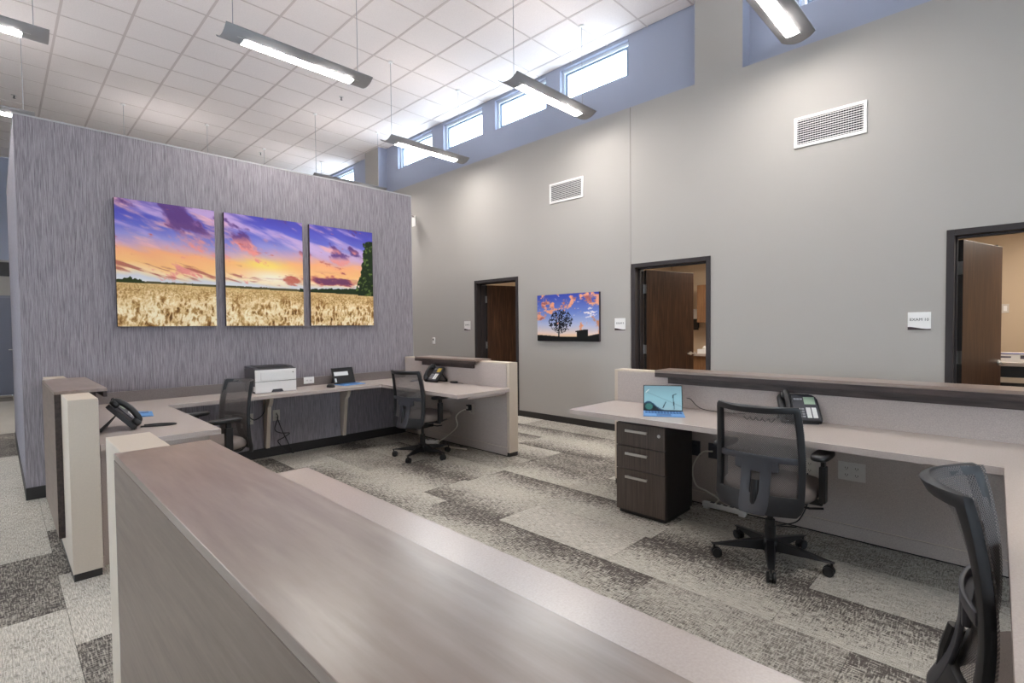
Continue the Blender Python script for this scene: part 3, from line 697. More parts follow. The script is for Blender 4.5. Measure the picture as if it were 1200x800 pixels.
# ---- outlets
def outlet(label, o, face, gang=1, mat=white_plastic, horiz=False):
    """face: 'x' faces -X, 'y' faces -Y"""
    t = thing('power_outlet', label, 'outlet', o, 0 if face == 'x' else PI/2*1, 'wall power outlets')
    # local: plate in YZ plane facing -X ; for 'y' rotate so that -X -> -Y
    w = 0.036*gang+0.002; hh = 0.058
    if horiz: w, hh = 0.06, 0.037
    part('cover_plate', B(-0.006, 0, -w, w, -hh, hh), mat, t, bevel=0.002)
    for g in range(gang):
        yc = (g-(gang-1)/2)*0.055
        for s in (-1, 1):
            a, b = (yc, s*0.022) if not horiz else (s*0.022, 0)
            r = part('receptacle', B(-0.008, -0.006, a-0.015, a+0.015, b-0.014, b+0.014), mat, t)
            part('slots', MB().box(-0.0085, -0.0078, a-0.008, a-0.005, b-0.004, b+0.006).box(-0.0085, -0.0078, a+0.005, a+0.008, b-0.004, b+0.006).box(-0.0085, -0.0078, a-0.002, a+0.002, b-0.010, b-0.006), black_plastic, r)
PX = 3.7935
outlet('double white outlet under the drawer desk shelf beside the chair', (PX, 0.713, 0.443), 'x', 2, plain('pale_grey_plate', rgb(205, 200, 195), 0.5))
outlet('single outlet beside the drawer unit with the white plug', (PX, 1.60, 0.43), 'x', 1, grey_plastic)
outlet('dark single outlet next to the drawer unit', (PX, 1.74, 0.43), 'x', 1, grey_plastic)
outlet('outlet behind the armrest of the chair at the drawer desk', (PX, 0.95, 0.43), 'x', 1, ivory)
outlet('outlet on the half wall feeding the white cord on the floor', (PX, 4.385, 0.452), 'x', 1, ivory)
outlet('ivory outlet on the wallpaper near the mesh chair', (1.86, YB-0.001, 0.434), 'y', 1, ivory)
outlet('ivory outlet on the wallpaper beside the printer bracket', (2.135, YB-0.001, 0.443), 'y', 1, ivory)
outlet('white outlet lying sideways on the backsplash by the printer', (2.49, YB-0.0345, 0.80), 'y', 1, white_plastic, True)

# ================================================================== OFFICE CHAIRS
def back_x(v):   # side profile: bottom and top sweep rearward, lumbar forward
    return -0.232 - 0.070*max(0, (0.45-v)/0.45)**2 - 0.095*max(0, (v-0.45)/0.55)**2
def back_w(v):   # half width
    w = 0.225+0.012*math.sin(v*PI)-0.012*v
    if v < 0.10: w *= 1-0.14*((0.10-v)/0.10)**2
    if v > 0.96: w *= 1-0.05*((v-0.96)/0.04)**2
    return w
def back_pt(u, v, dx=0.0):
    return (back_x(v)+u*u*(0.052+0.045*((v-0.47)/0.5)**2)+dx, u*back_w(v), 0.355+v*0.59)
def chair_meshes():
    m = {}
    us = [-1, -0.93, -0.865, -0.72, -0.5, -0.34, -0.22, -0.10, 0, 0.10, 0.22, 0.34, 0.5, 0.72, 0.865, 0.93, 1]
    vs = [0, 0.04, 0.085, 0.13, 0.17, 0.22, 0.27, 0.32, 0.37, 0.42, 0.47, 0.50, 0.53, 0.60, 0.68, 0.76, 0.84, 0.90, 0.945, 0.975, 1.0]
    def plate(flag, dx, th, name, mat):
        mb = MB(); idx = {}
        def vid(i, j):
            if (i, j) not in idx: idx[i, j] = len(mb.v); mb.v.append(back_pt(us[i], vs[j], dx))
            return idx[i, j]
        for i in range(len(us)-1):
            for j in range(len(vs)-1):
                uc, vc = (us[i]+us[i+1])/2, (vs[j]+vs[j+1])/2
                if flag(uc, vc): mb.f.append((vid(i, j), vid(i+1, j), vid(i+1, j+1), vid(i, j+1))); mb.m.append(0)
        return mb.mesh(name, mat, True)
    frame_flag = lambda u, v: abs(u) > 0.865 or v > 0.945 or v < 0.17
    spine_flag = lambda u, v: (0.47 < v < 0.53 and abs(u) < 0.87) or (abs(u) < 0.34 and 0.0 < v < 0.53 and not (abs(u) < 0.10 and 0.17 < v < 0.37))
    m['back_frame'] = plate(frame_flag, 0, 0.02, 'back_frame', plain('charcoal_frame', rgb(30, 30, 33), 0.5))
    m['lumbar_support'] = plate(lambda u, v: spine_flag(u, v), -0.010, 0.012, 'lumbar_support', grey_plastic)
    m['back_mesh'] = plate(lambda u, v: v > 0.04, 0.0155, 0, 'back_mesh', chair_mesh_mat)
    T = Matrix.Translation
    m['lumbar_pad'] = MB().cushion(0.012, 0.115, [(0.8, -0.035), (1, -0.025), (1, 0.025), (0.8, 0.035)], 24, 5, T((back_x(0.42)+0.004, 0, 0.61))).mesh('lumbar_pad', grey_plastic)
    seat = MB().cushion(0.245, 0.245, [(0.90, 0.405), (0.985, 0.415), (1.0, 0.435), (0.985, 0.458), (0.93, 0.474), (0.80, 0.481), (0.5, 0.482), (0.2, 0.480)], 40, 3.6, T((0.035, 0, 0)))
    m['seat'] = seat.mesh('seat', seat_cloth, True)
    m['seat_pan'] = MB().cushion(0.215, 0.215, [(0.85, 0.375), (1, 0.39), (1, 0.41)], 32, 3.6, T((0.03, 0, 0))).mesh('seat_pan', black_plastic, True)
    mech = MB().box(-0.15, 0.10, -0.07, 0.07, 0.315, 0.378)
    mech.tube([(-0.10, 0, 0.345), (-0.23, 0, 0.35), (-0.280, 0, 0.39), (-0.270, 0, 0.46), (-0.252, 0, 0.53)], 0.02, 10)
    m['tilt_mechanism'] = mech.mesh('tilt_mechanism', black_plastic)
    m['lever'] = MB().tube([(0.02, -0.06, 0.35), (0.02, -0.20, 0.345), (0.02, -0.27, 0.36)], 0.007, 6).mesh('lever', black_plastic)
    m['gas_lift'] = MB().lathe([(0.030, 0.055), (0.030, 0.20), (0.026, 0.205), (0.026, 0.24), (0.016, 0.242), (0.016, 0.32)], 16).mesh('gas_lift', black_plastic, False)
    m['hub'] = MB().lathe([(0.035, 0.05), (0.048, 0.06), (0.052, 0.11), (0.040, 0.135)], 20).mesh('hub', black_plastic, True)
    leg = MB(); n = 7; secs = []
    for k in range(n):
        s = k/(n-1); r = 0.03+0.30*s; hw = 0.030-0.012*s; zt = 0.128-0.050*s; zb = 0.075+0.003*s-0.0*s
        secs += [(r, -hw, zb-0.012*(1-s)), (r, hw, zb-0.012*(1-s)), (r, hw*0.7, zt), (r, -hw*0.7, zt)]
    fs = []
    for k in range(n-1):
        for q in range(4): a = k*4+q; b = k*4+(q+1) % 4; fs.append((a, b, b+4, a+4))
    fs += [(3, 2, 1, 0), tuple((n-1)*4+q for q in range(4))]
    leg.add(secs, fs); leg.lathe([(0.007, 0.045), (0.007, 0.08)], 8, T((0.315, 0, 0)))
    m['leg'] = leg.mesh('leg', black_plastic)
    cs = MB(); RX = Matrix.Rotation(PI/2, 4, 'X')
    for s in (-1, 1): cs.lathe([(0.020, -0.009), (0.0275, -0.006), (0.0275, 0.006), (0.020, 0.009)], 18, T((0.302, s*0.016, 0.0275)) @ RX)
    cs.prism(arc(0.302, 0.0275, 0.031, 0.2, PI-0.3, 8)+[(0.302, 0.03)], -0.006, 0.006, 'y')
    m['caster'] = cs.mesh('caster', black_plastic)
    for s, nm in ((1, 'l'), (-1, 'r')):
        ap = MB().tube([(0.0, s*0.17, 0.395), (0.0, s*0.262, 0.395), (0.0, s*0.272, 0.43)], 0.02, 8)
        ap.box(-0.028, 0.028, s*0.272-0.016, s*0.272+0.016, 0.40, 0.60).box(-0.02, 0.02, s*0.272-0.010, s*0.272+0.010, 0.60, 0.645)
        m['post_'+nm] = ap.mesh('arm_post', black_plastic)
        m['pad_'+nm] = MB().cushion(0.125, 0.045, [(0.9, 0.642), (1, 0.650), (1, 0.664), (0.92, 0.672), (0.6, 0.675)], 28, 3.2, T((0.02, s*0.265, 0))).mesh('arm_pad', black_plastic, True)
    return m
CM = chair_meshes()
def chair(label, loc, rz, phase, lift=0.0):
    t = thing('office_chair', label, 'office chair', (loc[0], loc[1], 0), rz, 'black mesh office chairs')
    for k in ('seat', 'seat_pan', 'tilt_mechanism', 'lever', 'gas_lift', 'lumbar_pad'): link(k, CM[k], t, 0.0, loc=(0, 0, lift*(0.5 if k == 'gas_lift' else 1)))
    for k, th in (('back_frame', 0.026), ('lumbar_support', 0.012)):
        o = link(k, CM[k], t, loc=(0, 0, lift)); md = o.modifiers.new('thick', 'SOLIDIFY'); md.thickness = th; md.offset = 0
        sb = o.modifiers.new('round', 'BEVEL'); sb.width = 0.004; sb.segments = 2; sb.limit_method = 'ANGLE'; sb.angle_limit = 0.9; o.modifiers.new('crisp', 'EDGE_SPLIT').split_angle = 0.6
    link('back_mesh', CM['back_mesh'], t, loc=(0, 0, lift))
    for n in 'lr':
        p = link('armrest', CM['post_'+n], t, 0.004, loc=(0, 0, lift)); link('arm_pad', CM['pad_'+n], p)
    link('hub', CM['hub'], t)
    for k in range(5):
        g = link('leg', CM['leg'], t, 0.003, rz=phase+k*2*PI/5-rz); link('caster', CM['caster'], g)
    return t
R_ = math.radians
chair('black mesh office chair pushed up to the desk with the blue laptop and phone', (3.17, 1.0), R_(0), R_(54.6))
chair('black mesh office chair at the desk below the short transaction shelf', (3.20, 4.52), R_(8), R_(62))
chair('mesh office chair turned to the phone and pamphlet on the wall worktop', (1.215, 4.65), R_(190), R_(20), 0.012)
chair('mesh office chair tucked under the return worktop, its back turned to the drawer desk', (1.84, -0.155), R_(-90), R_(30), 0.016)

# ================================================================== DRAWER PEDESTAL
t = thing('drawer_pedestal', 'dark three drawer pedestal under the desk end', 'drawer unit', (3.215, 1.89, 0))
pw, pd = 0.195, 0.42
part('body', B(0.02, pd, -pw, pw, 0.03, 0.675), ped_body, t, bevel=0.002)
part('plinth', B(0.03, pd-0.01, -pw+0.01, pw-0.01, 0.0, 0.03), base_black, t)
for k, (z0, z1) in enumerate(((0.033, 0.335), (0.340, 0.505), (0.510, 0.672))):
    dr = part('drawer_front', B(0, 0.019, -pw, pw, z0, z1), ped_front, t, bevel=0.002)
    zh = z1-0.048
    part('bar_handle', MB().box(-0.028, -0.020, -0.068, 0.108, zh-0.009, zh+0.009).box(-0.020, 0, -0.060, -0.052, zh-0.005, zh+0.005).box(-0.020, 0, 0.092, 0.100, zh-0.005, zh+0.005), steel, dr, bevel=0.002)
    if k == 2: part('lock', MB().lathe([(0.012, -0.001), (0.012, 0.004)], 16, Matrix.Translation((0, -0.150, zh-0.012)) @ Matrix.Rotation(-PI/2, 4, 'Y')), steel, dr)

# ================================================================== DESK ITEMS
# ---- printer
t = thing('laser_printer', 'white and dark grey laser printer on the wall worktop', 'printer', (2.01, 5.39, TOPZ))
w = 0.205
part('case', B(-w+0.002, w-0.002, 0.012, 0.32, 0.0, 0.245), plain('printer_grey', rgb(74, 72, 76), 0.45), t, bevel=0.006)
part('top_cover', MB().prism([(0.006, 0.232), (0.10, 0.262), (0.32, 0.266), (0.32, 0.245), (0.006, 0.222)], -w+0.004, w-0.004, 'x'), grey_plastic, t, bevel=0.004)
part('output_tray', MB().prism([(0.03, 0.243), (0.10, 0.2655), (0.27, 0.2695), (0.27, 0.262), (0.03, 0.236)], -w+0.05, w-0.06, 'x'), black_plastic, t)
fp = part('front_panel', B(-w, w, 0, 0.012, 0.118, 0.236), white_plastic, t, bevel=0.003)
part('panel_lid', B(-w+0.055, w-0.012, -0.004, 0.001, 0.126, 0.215), white_plastic, fp, bevel=0.002)
part('power_button', MB().lathe([(0.006, 0), (0.006, 0.003)], 12, Matrix.Translation((w-0.035, -0.004, 0.20)) @ Matrix.Rotation(PI/2, 4, 'X')), grey_plastic, fp)
pt = part('paper_drawer', B(-w, w, 0, 0.012, 0.004, 0.114), white_plastic, t, bevel=0.003)
part('drawer_pull', MB().prism([(-0.06, 0.0), (-0.045, 0.028), (0.045, 0.028), (0.06, 0.0)], -0.004, 0.002, 'y', Matrix.Translation((0.01, 0, 0.006))), grey_plastic, pt)
part('corner_cap', B(-w-0.004, -w+0.02, 0.01, 0.05, 0.02, 0.07), white_plastic, t, bevel=0.003)
# ---- tablets / laptops with blue keyboard covers
def tablet(label, loc, rz, w, d, hgt, lean, screen_fn, group='tablets with blue keyboard covers'):
    """local: front edge at y=0 facing -Y, screen at y=d"""
    t = thing('tablet_computer', label, 'tablet', loc, rz, group)
    kb = part('keyboard_cover', B(-w/2, w/2, 0, d, 0, 0.006), blue_cloth, t, bevel=0.002)
    km = B(-0.0085, 0.0085, -0.0075, 0.0075, 0, 0.002).mesh('key', blue_key); rows = 5; cols = 12
    for r in range(rows):
        for c in range(cols):
            link('key', km, kb, loc=(-w/2+0.022+c*(w-0.044)/(cols-1), d-0.022-r*0.0195, 0.006))
    part('trackpad', B(-0.05, 0.05, 0.012, d-0.125, 0.006, 0.0068), blue_key, kb)
    M = Matrix.Translation((0, d, 0.006)) @ Matrix.Rotation(-lean, 4, 'X')
    sc = part('tablet_body', MB().box(-w/2, w/2, 0.0, 0.009, 0, hgt, M), black_plastic, t, bevel=0.003)
    part('kickstand', MB().box(-w/2+0.02, w/2-0.02, -0.002, 0.002, -0.12, 0.0, Matrix.Translation((0, d+0.009+math.sin(lean)*0.115, 0.118)) @ Matrix.Rotation(0.45, 4, 'X')), grey_plastic, t)
    nx, ny = 60, 44; mb = MB(); b = 0.006
    for j in range(ny):
        for i in range(nx): mb.v.append(tuple(M @ Vector((-w/2+b+(w-2*b)*i/(nx-1), -0.0008, b+(hgt-2*b)*j/(ny-1)))))
    for j in range(ny-1):
        for i in range(nx-1): mb.f.append((j*nx+i, j*nx+i+1, (j+1)*nx+i+1, (j+1)*nx+i)); mb.m.append(0)
    mat, nt, bb = new_mat('tablet_screen'); a = nt.nodes.new('ShaderNodeVertexColor'); a.layer_name = 'print'
    nt.links.new(a.outputs[0], bb.inputs['Emission Color']); bb.inputs['Emission Strength'].default_value = 0.26; bb.inputs['Base Color'].default_value = (0.01, 0.01, 0.012, 1); bb.inputs['Roughness'].default_value = 0.12
    me = mb.mesh('screen', mat); UU, VV = np.meshgrid(np.linspace(0, 1, nx), np.linspace(0, 1, ny))
    col = np.clip(screen_fn(UU, VV)/255.0, 0, 1); col = np.where(col <= 0.04045, col/12.92, ((col+0.055)/1.055)**2.4)
    ca = me.color_attributes.new('print', 'FLOAT_COLOR', 'POINT'); ca.data.foreach_set('color', np.concatenate([col.reshape(-1, 3), np.ones((nx*ny, 1))], 1).astype(np.float32).ravel())
    link('screen', me, sc)
    return t
def scr_blue(U, V):
    c = grad(V, [(0, (168, 206, 220)), (0.5, (160, 212, 226)), (1, (140, 180, 194))])
    line = np.abs(V-(0.78-0.62*U)); c = mixc(c, (112, 142, 152), 1-sm(0.0, 0.016, line))
    hill = 0.36*np.exp(-((U-0.12)/0.24)**2); c = mixc(c, (24, 78, 112), (V < hill).astype(float)); c = mixc(c, (16, 30, 40), (V < hill-0.06).astype(float))
    c = mixc(c, (58, 128, 122), (((U-0.13)/0.10)**2+((V-0.14)/0.13)**2 < 1).astype(float))
    for (x0, y0, x1, y1) in ((0.50, 0.10, 0.58, 0.34), (0.77, 0.62, 0.80, 0.05), (0.77, 0.62, 0.86, 0.68), (0.05, 0.72, 0.13, 0.84)):
        s = np.clip(((U-x0)*(x1-x0)+(V-y0)*(y1-y0))/((x1-x0)**2+(y1-y0)**2), 0, 1); dd = np.hypot(U-x0-s*(x1-x0), V-y0-s*(y1-y0))
        c = mixc(c, (30, 60, 72) if x0 > 0.2 else (235, 245, 248), (dd < 0.013).astype(float))
    return c
def scr_dark(U, V):
    c = np.zeros(U.shape+(3,))+np.array((16, 17, 20.0))
    c = mixc(c, (236, 238, 240), ((U > 0.06) & (U < 0.74) & (V > 0.50) & (V < 0.76)).astype(float))
    c = mixc(c, (220, 226, 230), ((U > 0.05) & (U < 0.12) & (V > 0.08) & (V < 0.34)).astype(float))
    return c
tablet('open tablet with lit pale blue screen and blue keyboard on the drawer desk', (3.30, 1.745, TOPZ), R_(-60), 0.285, 0.225, 0.20, R_(22), scr_blue)
tablet('open tablet with dark screen and blue keyboard beside the printer', (2.885, 5.385, TOPZ), R_(6), 0.285, 0.195, 0.195, R_(20), scr_dark)
# ---- mouse
t = thing('computer_mouse', 'black computer mouse beside the tablet near the printer', 'mouse', (2.585, 5.37, TOPZ), R_(20))
part('shell', MB().cushion(0.031, 0.052, [(0.96, 0.0), (1, 0.008), (0.92, 0.022), (0.7, 0.032), (0.35, 0.036)], 24, 2.4), black_plastic, t, smooth=True)
part('scroll_wheel', MB().lathe([(0.006, -0.004), (0.006, 0.004)], 12, Matrix.Translation((0, 0.026, 0.031)) @ Matrix.Rotation(PI/2, 4, 'Y')), grey_plastic, t)

# ---- desk phones
def phone_meshes():
    m = {}
    tl = 0.84   # face tilt
    FM = Matrix.Translation((0, 0, 0.018)) @ Matrix.Rotation(tl, 4, 'X')      # face plane: x right, y up the slope, z out of the face
    m['body'] = MB().prism([(-0.105, 0.0), (0.105, 0.0), (0.11, 0.02), (0.105, 0.175), (0.095, 0.19), (-0.095, 0.19), (-0.105, 0.175), (-0.11, 0.02)], -0.026, 0.0, 'z', FM).mesh('body', black_plastic)
    m['faceplate'] = MB().prism([(-0.03, 0.008), (0.098, 0.008), (0.098, 0.175), (0.09, 0.182), (-0.03, 0.182)], 0.0, 0.004, 'z', FM).mesh('faceplate', grey_plastic)
    m['display'] = MB().box(0.03, 0.088, 0.115, 0.165, 0.004, 0.006, FM).mesh('display', plain('lcd_green', rgb(176, 196, 172), 0.25))
    m['display_amber'] = MB().box(0.03, 0.088, 0.115, 0.165, 0.004, 0.006, FM).mesh('display', plain('lcd_amber', rgb(206, 172, 74), 0.25))
    m['label_card'] = MB().box(0.032, 0.056, 0.022, 0.092, 0.004, 0.0055, FM).mesh('label_card', white_plastic)
    m['label_card2'] = MB().box(0.062, 0.086, 0.022, 0.092, 0.004, 0.0055, FM).mesh('label_card', white_plastic)
    m['key'] = MB().box(-0.0065, 0.0065, -0.005, 0.005, 0.004, 0.0075, Matrix.Identity(4)).mesh('key', plain('key_grey', rgb(150, 150, 154), 0.4))
    hs = bez([(-0.066, 0.018, 0.018), (-0.066, 0.03, 0.034), (-0.066, 0.10, 0.046), (-0.066, 0.17, 0.036), (-0.066, 0.188, 0.018)], 20)
    mb = MB().tube([FM @ p for p in hs], 0.017, 10)
    for yy in (0.022, 0.172): mb.cushion(0.026, 0.026, [(0.9, 0.001), (1, 0.006), (1, 0.020), (0.7, 0.03)], 20, 3, FM @ Matrix.Translation((-0.066, yy, 0)))
    m['handset'] = mb.mesh('handset', black_plastic, True)
    m['hook_cap'] = MB().tube([FM @ Vector((-0.066, 0.20, 0.028)), FM @ Vector((-0.052, 0.202, 0.022)), FM @ Vector((-0.044, 0.196, 0.012))], 0.006, 6).mesh('hook_cap', black_plastic)
    ft = MB()
    top = 0.16
    yb = top*math.cos(tl); zb = 0.018+top*math.sin(tl)
    for s in (-1, 1): ft.prism([(yb-0.015, zb-0.035), (yb-0.005, zb-0.045), (yb+0.085, 0.0), (yb+0.06, 0.0)], s*0.085-0.008, s*0.085+0.008, 'x')
    ft.box(-0.09, 0.09, yb+0.06, yb+0.078, 0.0, 0.008); ft.box(-0.09, 0.09, 0.012, 0.03, 0, 0.02)
    m['foot_stand'] = ft.mesh('foot_stand', black_plastic)
    return m, FM
PM, FMX = phone_meshes()
def phone(label, loc, rz, amber=False):
    """front edge at local y=0, face looks to -Y and up"""
    t = thing('desk_phone', label, 'telephone', loc, rz, 'black desk phones'); t.scale = (1.12, 1.12, 1.12)
    b = link('body', PM['body'], t, 0.003); f = link('faceplate', PM['faceplate'], b)
    link('display', PM['display_amber' if amber else 'display'], f); link('label_card', PM['label_card'], f); link('label_card', PM['label_card2'], f)
    for r in range(4):
        for c in range(3):
            k = link('key', PM['key'], f); k.matrix_local = FMX @ Matrix.Translation((-0.021+c*0.018, 0.03+r*0.017, 0))
    for c in range(3):
        k = link('key', PM['key'], f); k.matrix_local = FMX @ Matrix.Translation((-0.016+c*0.016, 0.15, 0))
    link('handset', PM['handset'], t); link('hook_cap', PM['hook_cap'], t); link('foot_stand', PM['foot_stand'], t)
    return t
phone('black desk phone with green display on the drawer desk', (3.635, 0.955, TOPZ), R_(-60))
phone('black desk phone with amber display below the short transaction shelf', (3.60, 4.93, TOPZ), R_(-88), True)
phone('black desk phone seen from behind beside the blue pamphlet', (0.66, 4.18, TOPZ), R_(75))
# cords and small desk items
def cord(label, pts, r, mat, group=None, n=40, cat='cable', nm='power_cable'):
    o = part(nm, MB().tube(bez([Vector(p)-Vector(pts[0]) for p in pts], n), r, 6), mat, smooth=True, loc=pts[0]); tag(o, label, cat, group); return o
z = TOPZ+0.007
cord('black phone cord lying in a flat loop on the wall worktop', [(0.66, 4.135, z), (0.72, 4.10, z), (0.80, 4.075, z), (0.85, 4.09, z), (0.83, 4.125, z), (0.75, 4.145, z+0.004), (0.68, 4.14, z+0.006)], 0.006, black_plastic, cat='cord')
cord('coiled black handset cord behind the phone on the drawer desk', [(3.56+0.012*math.cos(k*1.3), 1.30-0.008*k, TOPZ+0.016+0.010*math.sin(k*1.3)) for k in range(26)], 0.004, black_plastic, n=130, cat='cord')
cord('thin black charger cord from the blue tablet', [(3.63, 1.735, TOPZ+0.10), (3.66, 1.72, TOPZ+0.09), (3.71, 1.66, TOPZ+0.02), (3.74, 1.50, TOPZ+0.004), (3.78, 1.36, TOPZ+0.004)], 0.0025, black_plastic, cat='cord')
t = thing('power_adapter', 'small black power adapter beside the amber phone', 'adapter', (3.74, 4.64, TOPZ), R_(0))
part('brick', B(-0.025, 0.025, -0.045, 0.045, 0, 0.022), black_plastic, t, bevel=0.004)
part('lead', MB().tube(bez([(0, -0.045, 0.008), (0.01, -0.08, 0.006), (0.02, -0.14, 0.004)], 12), 0.003, 6), black_plastic, t)
t = thing('pen_case', 'dark blue pen case beside the chair at the far desk', 'pen', (3.55, 5.17, TOPZ), R_(20))
part('case_body', MB().cushion(0.07, 0.016, [(0.9, 0), (1, 0.006), (0.8, 0.014)], 20, 3), plain('navy', rgb(60, 74, 100), 0.5), t, smooth=True)
part('cap', MB().cushion(0.016, 0.013, [(0.9, 0), (1, 0.008), (0.8, 0.018)], 16, 3, Matrix.Translation((0.075, 0, 0))), black_plastic, t, smooth=True)
t = thing('pamphlet', 'blue folded pamphlet behind the phone on the wall worktop', 'pamphlet', (0.765, 4.77, TOPZ), R_(-8))
part('cover', MB().prism([(-0.075, 0.004), (0, 0.010), (0.075, 0.002), (0.075, 0.0), (-0.075, 0.0)], -0.14, 0.14, 'y'), blue_cloth, t)
part('printed_block', B(-0.05, 0.05, 0.02, 0.11, 0.009, 0.0105), blue_key, t)
# white sheet on the return worktop, close to the lens
tag(part('paper_sheet', B(-0.14, 0.14, -0.105, 0.105, 0, 0.002), plain('paper_white', rgb(225, 235, 240), 0.6), loc=(1.20, -0.16, TOPZ), rz=R_(10)), 'white sheet of paper on the return worktop', 'paper')

# ---- floor cables
t = thing('power_strip', 'white power strip under the drawer desk beside the chair', 'power strip', (3.745, 1.50, 0.0), 0)
part('strip_body', B(-0.022, 0.022, -0.16, 0.16, 0.012, 0.05), white_plastic, t, bevel=0.008)
part('strip_foot', MB().box(-0.018, 0.018, -0.15, -0.11, 0, 0.012).box(-0.018, 0.018, 0.11, 0.15, 0, 0.012), white_plastic, t)
for k in range(5): part('socket', B(-0.012, 0.012, -0.12+k*0.048, -0.09+k*0.048, 0.0495, 0.051), grey_plastic, t)
cord('white cord from the outlet down to the power strip by the drawers', [(3.775, 1.60, 0.43), (3.72, 1.66, 0.42), (3.70, 1.72, 0.30), (3.71, 1.70, 0.17), (3.73, 1.62, 0.13), (3.74, 1.54, 0.09), (3.745, 1.56, 0.055)], 0.006, white_cable)
cord('black cord hanging below the drawer desk chair', [(3.74, 0.95, 0.40), (3.70, 0.93, 0.25), (3.66, 0.98, 0.10), (3.62, 1.06, 0.06), (3.68, 1.12, 0.02), (3.76, 1.02, 0.012)], 0.004, black_plastic)
t = thing('power_strip', 'pale power strip head on the carpet below the far desk phone', 'power strip', (3.62, 4.93, 0), R_(35))
part('strip_body', B(-0.03, 0.03, -0.09, 0.09, 0.0, 0.045), white_plastic, t, bevel=0.008)
part('socket', B(-0.014, 0.014, -0.06, -0.03, 0.0445, 0.0465), grey_plastic, t); part('socket', B(-0.014, 0.014, 0.03, 0.06, 0.0445, 0.0465), grey_plastic, t)
cord('white cord from the half wall outlet looping on the carpet', [(3.775, 4.40, 0.43), (3.74, 4.47, 0.44), (3.70, 4.56, 0.36), (3.72, 4.57, 0.24), (3.68, 4.68, 0.13), (3.62, 4.80, 0.03), (3.64, 4.70, 0.008), (3.68, 4.48, 0.008), (3.70, 4.38, 0.008), (3.66, 4.44, 0.012), (3.60, 4.64, 0.012), (3.60, 4.85, 0.02)], 0.0065, white_cable, n=80)
t = thing('plug_adapter', 'dark plug adapter in the half wall outlet', 'plug', (PX-0.0085, 4.40, 0.47))
part('plug_body', B(-0.05, 0, -0.02, 0.025, -0.03, 0.035), black_plastic, t, bevel=0.004); part('prong_cap', B(-0.058, -0.05, -0.01, 0.015, -0.01, 0.02), ivory, t)
cord('black cord from the wallpaper outlet up behind the bracket', [(1.86, YB-0.012, 0.45), (1.90, YB-0.06, 0.43), (1.97, YB-0.10, 0.50), (1.985, YB-0.12, 0.66), (1.985, YB-0.14, 0.695)], 0.005, black_plastic)
cord('tangled black cord hanging from the outlet beside the printer bracket', [(2.135, YB-0.012, 0.46), (2.13, YB-0.06, 0.42), (2.08, YB-0.10, 0.31), (2.14, YB-0.10, 0.26), (2.24, YB-0.09, 0.24), (2.16, YB-0.10, 0.20), (2.11, YB-0.10, 0.17), (2.20, YB-0.09, 0.06), (2.28, YB-0.08, 0.012), (2.27, YB-0.06, 0.05), (2.17, YB-0.06, 0.28), (2.13, YB-0.04, 0.42)], 0.005, black_plastic, n=80)
cord('white cord under the phone end of the wall worktop', [(0.52, 3.95, 0.695), (0.47, 3.90, 0.45), (0.50, 3.92, 0.25), (0.46, 3.98, 0.10), (0.52, 4.05, 0.012)], 0.006, white_cable)

# ================================================================== EXAM ROOM CONTENTS
t = thing('wall_cabinet', 'tan wood upper cabinet inside the room beside the tree picture', 'cabinet', (8.80, 3.43, 1.43))
part('carcass', B(-0.12, 0.2, -0.6, 0.52, 0, 0.66), streak('maple_brown', rgb(118, 84, 56), rgb(146, 108, 76), (40, 40, 4), 0.5), t)
for k in range(2): part('cabinet_door', B(-0.14, -0.12, -0.595+k*0.56, -0.04+k*0.56, 0.005, 0.655), MATS['maple_brown'], t, bevel=0.002)
t = thing('exam_counter', 'counter with dark backsplash inside the room beside the tree picture', 'counter', (8.70, 3.25, 0))
part('base_cabinet', B(-0.27, 0.28, -0.9, 0.95, 0.08, 0.86), MATS['maple_brown'], t); part('plinth', B(-0.22, 0.28, -0.88, 0.93, 0, 0.08), base_black, t)
part('counter_top', B(-0.31, 0.295, -0.92, 1.0, 0.86, 0.90), lam, t, bevel=0.003)
t = thing('soap_dispenser', 'white and black wall dispenser in the room beside the tree picture', 'dispenser', (8.995, 4.12, 1.40))
part('cover', B(-0.11, 0, -0.12, 0.12, 0.10, 0.28), white_plastic, t, bevel=0.02); part('nozzle', MB().prism([(-0.10, 0.10), (0, 0.10), (0, -0.06), (-0.04, -0.06), (-0.06, 0.03)], -0.06, 0.06, 'y'), black_plastic, t, bevel=0.004)
part('back_plate', B(-0.004, 0, -0.05, 0.14, -0.10, 0.24), black_plastic, t)
t = thing('tissue_box', 'white tissue box on the counter in the room beside the tree picture', 'tissue box', (8.50, 3.74, 0.90), R_(15))
part('box', B(-0.06, 0.06, -0.11, 0.11, 0, 0.075), white_plastic, t, bevel=0.003); part('tissue', MB().lathe([(0.03, 0.07), (0.045, 0.09), (0.02, 0.12), (0.01, 0.13)], 9), white_paint, t, smooth=True)
# room ten
t = thing('exam_counter', 'counter with the glove box inside the room numbered ten', 'counter', (7.85, -0.62, 0))
part('base_cabinet', B(-0.25, 0.4, -0.9, 0.85, 0.08, 0.74), ped_body, t); part('plinth', B(-0.2, 0.38, -0.88, 0.83, 0, 0.08), base_black, t)
part('counter_top', B(-0.30, 0.42, -0.92, 0.95, 0.915, 0.955), lam, t, bevel=0.003); part('apron', B(-0.20, 0.4, -0.9, 0.90, 0.79, 0.915), ped_body, t); part('lower_shelf', B(-0.29, 0.4, -0.9, 0.90, 0.74, 0.79), pale, t)
t = thing('glove_box', 'white glove box with dark print in the room numbered ten', 'box', (7.72, 0.0, 0.955), R_(0))
part('carton', B(-0.06, 0.06, -0.17, 0.17, 0, 0.10), white_plastic, t, bevel=0.002); part('carton_band', B(-0.061, -0.06, -0.165, 0.165, 0.085, 0.098), plain('carton_blue', rgb(84, 84, 150), 0.5), t)
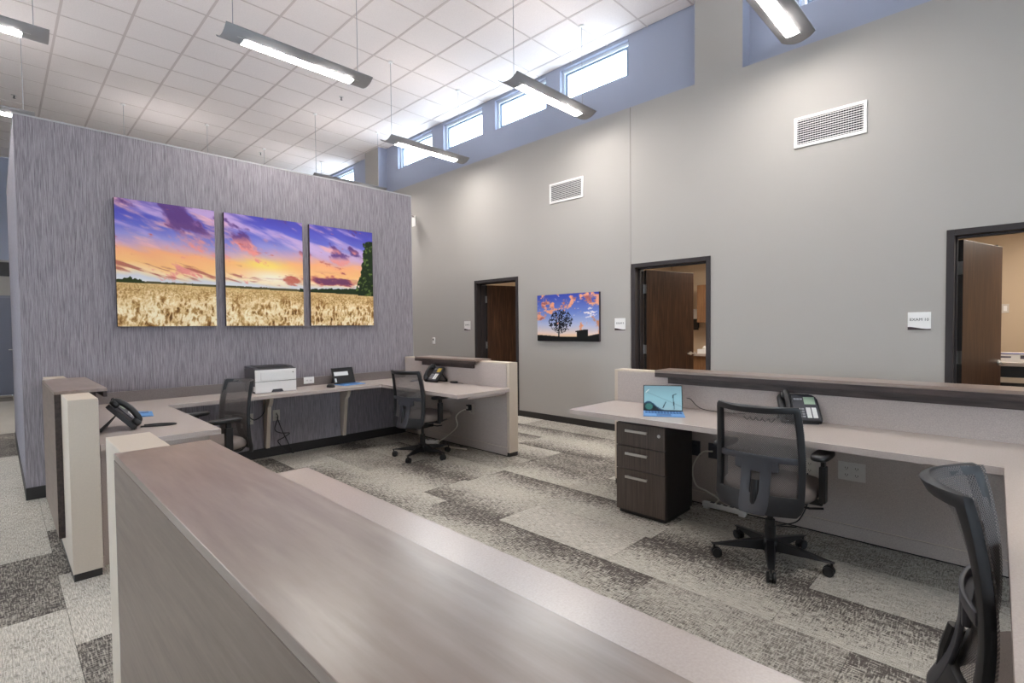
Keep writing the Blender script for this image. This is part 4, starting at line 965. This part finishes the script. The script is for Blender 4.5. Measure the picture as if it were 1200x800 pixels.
part('print_block', MB().box(-0.0612, -0.06, 0.00, 0.15, 0.045, 0.062).box(-0.0612, -0.06, -0.13, -0.07, 0.035, 0.075), plain('carton_ink', rgb(70, 66, 80), 0.6), t)
t = thing('wall_chart_rail', 'slim dark vertical frame on the tan wall in room ten', 'frame', (8.995, 0.165, 1.82))
part('rail', B(-0.02, 0, -0.03, 0.03, -0.35, 0.55), frame_dark, t, bevel=0.003); part('hook', MB().tube([(-0.01, 0, 0.1), (-0.05, 0, 0.1), (-0.06, 0, 0.06)], 0.008, 6), steel, t)
t = thing('light_switch', 'ivory switch plate on the tan wall in room ten', 'switch', (8.995, 0.06, 1.56))
part('plate', B(-0.006, 0, -0.035, 0.035, -0.057, 0.057), ivory, t, bevel=0.002); part('rocker', B(-0.010, -0.006, -0.016, 0.016, -0.033, 0.033), white_plastic, t)
# ---- far end of the corridor
t = thing('exit_sign', 'small black box with red light at the corridor end', 'exit sign', (0.16, YFAR-0.011, 2.75))
part('sign_box', B(-0.20, 0.10, -0.05, 0, -0.15, 0.15), black_plastic, t, bevel=0.004); part('red_arrow', MB().prism([(-0.17, -0.04), (-0.17, 0.04), (-0.09, 0.0)], -0.054, -0.05, 'y'), emit('red_led', (1, 0.05, 0.04, 1), 1.5), t)
d = bpy.data.objects.new('door_4', None); COL.objects.link(d); struct(d, 'blue grey door at the corridor end', 'door'); d.location = (-0.10, YFAR-0.001, 0)
part('door_leaf', B(-0.45, 0.45, -0.03, 0, 0.01, 2.13), plain('slate_door', rgb(108, 112, 128), 0.4), d, bevel=0.003); part('door_frame', MB().box(-0.5, -0.45, -0.04, 0, 0, 2.18).box(0.45, 0.5, -0.04, 0, 0, 2.18).box(-0.45, 0.45, -0.04, 0, 2.13, 2.18), plain('slate_frame', rgb(120, 124, 138), 0.4), d)
part('lever_handle', MB().tube([(0.38, -0.03, 1.0), (0.38, -0.08, 1.0), (0.28, -0.08, 1.0)], 0.01, 8), steel, d)
print('planks', kept, 'tiles', nt_)
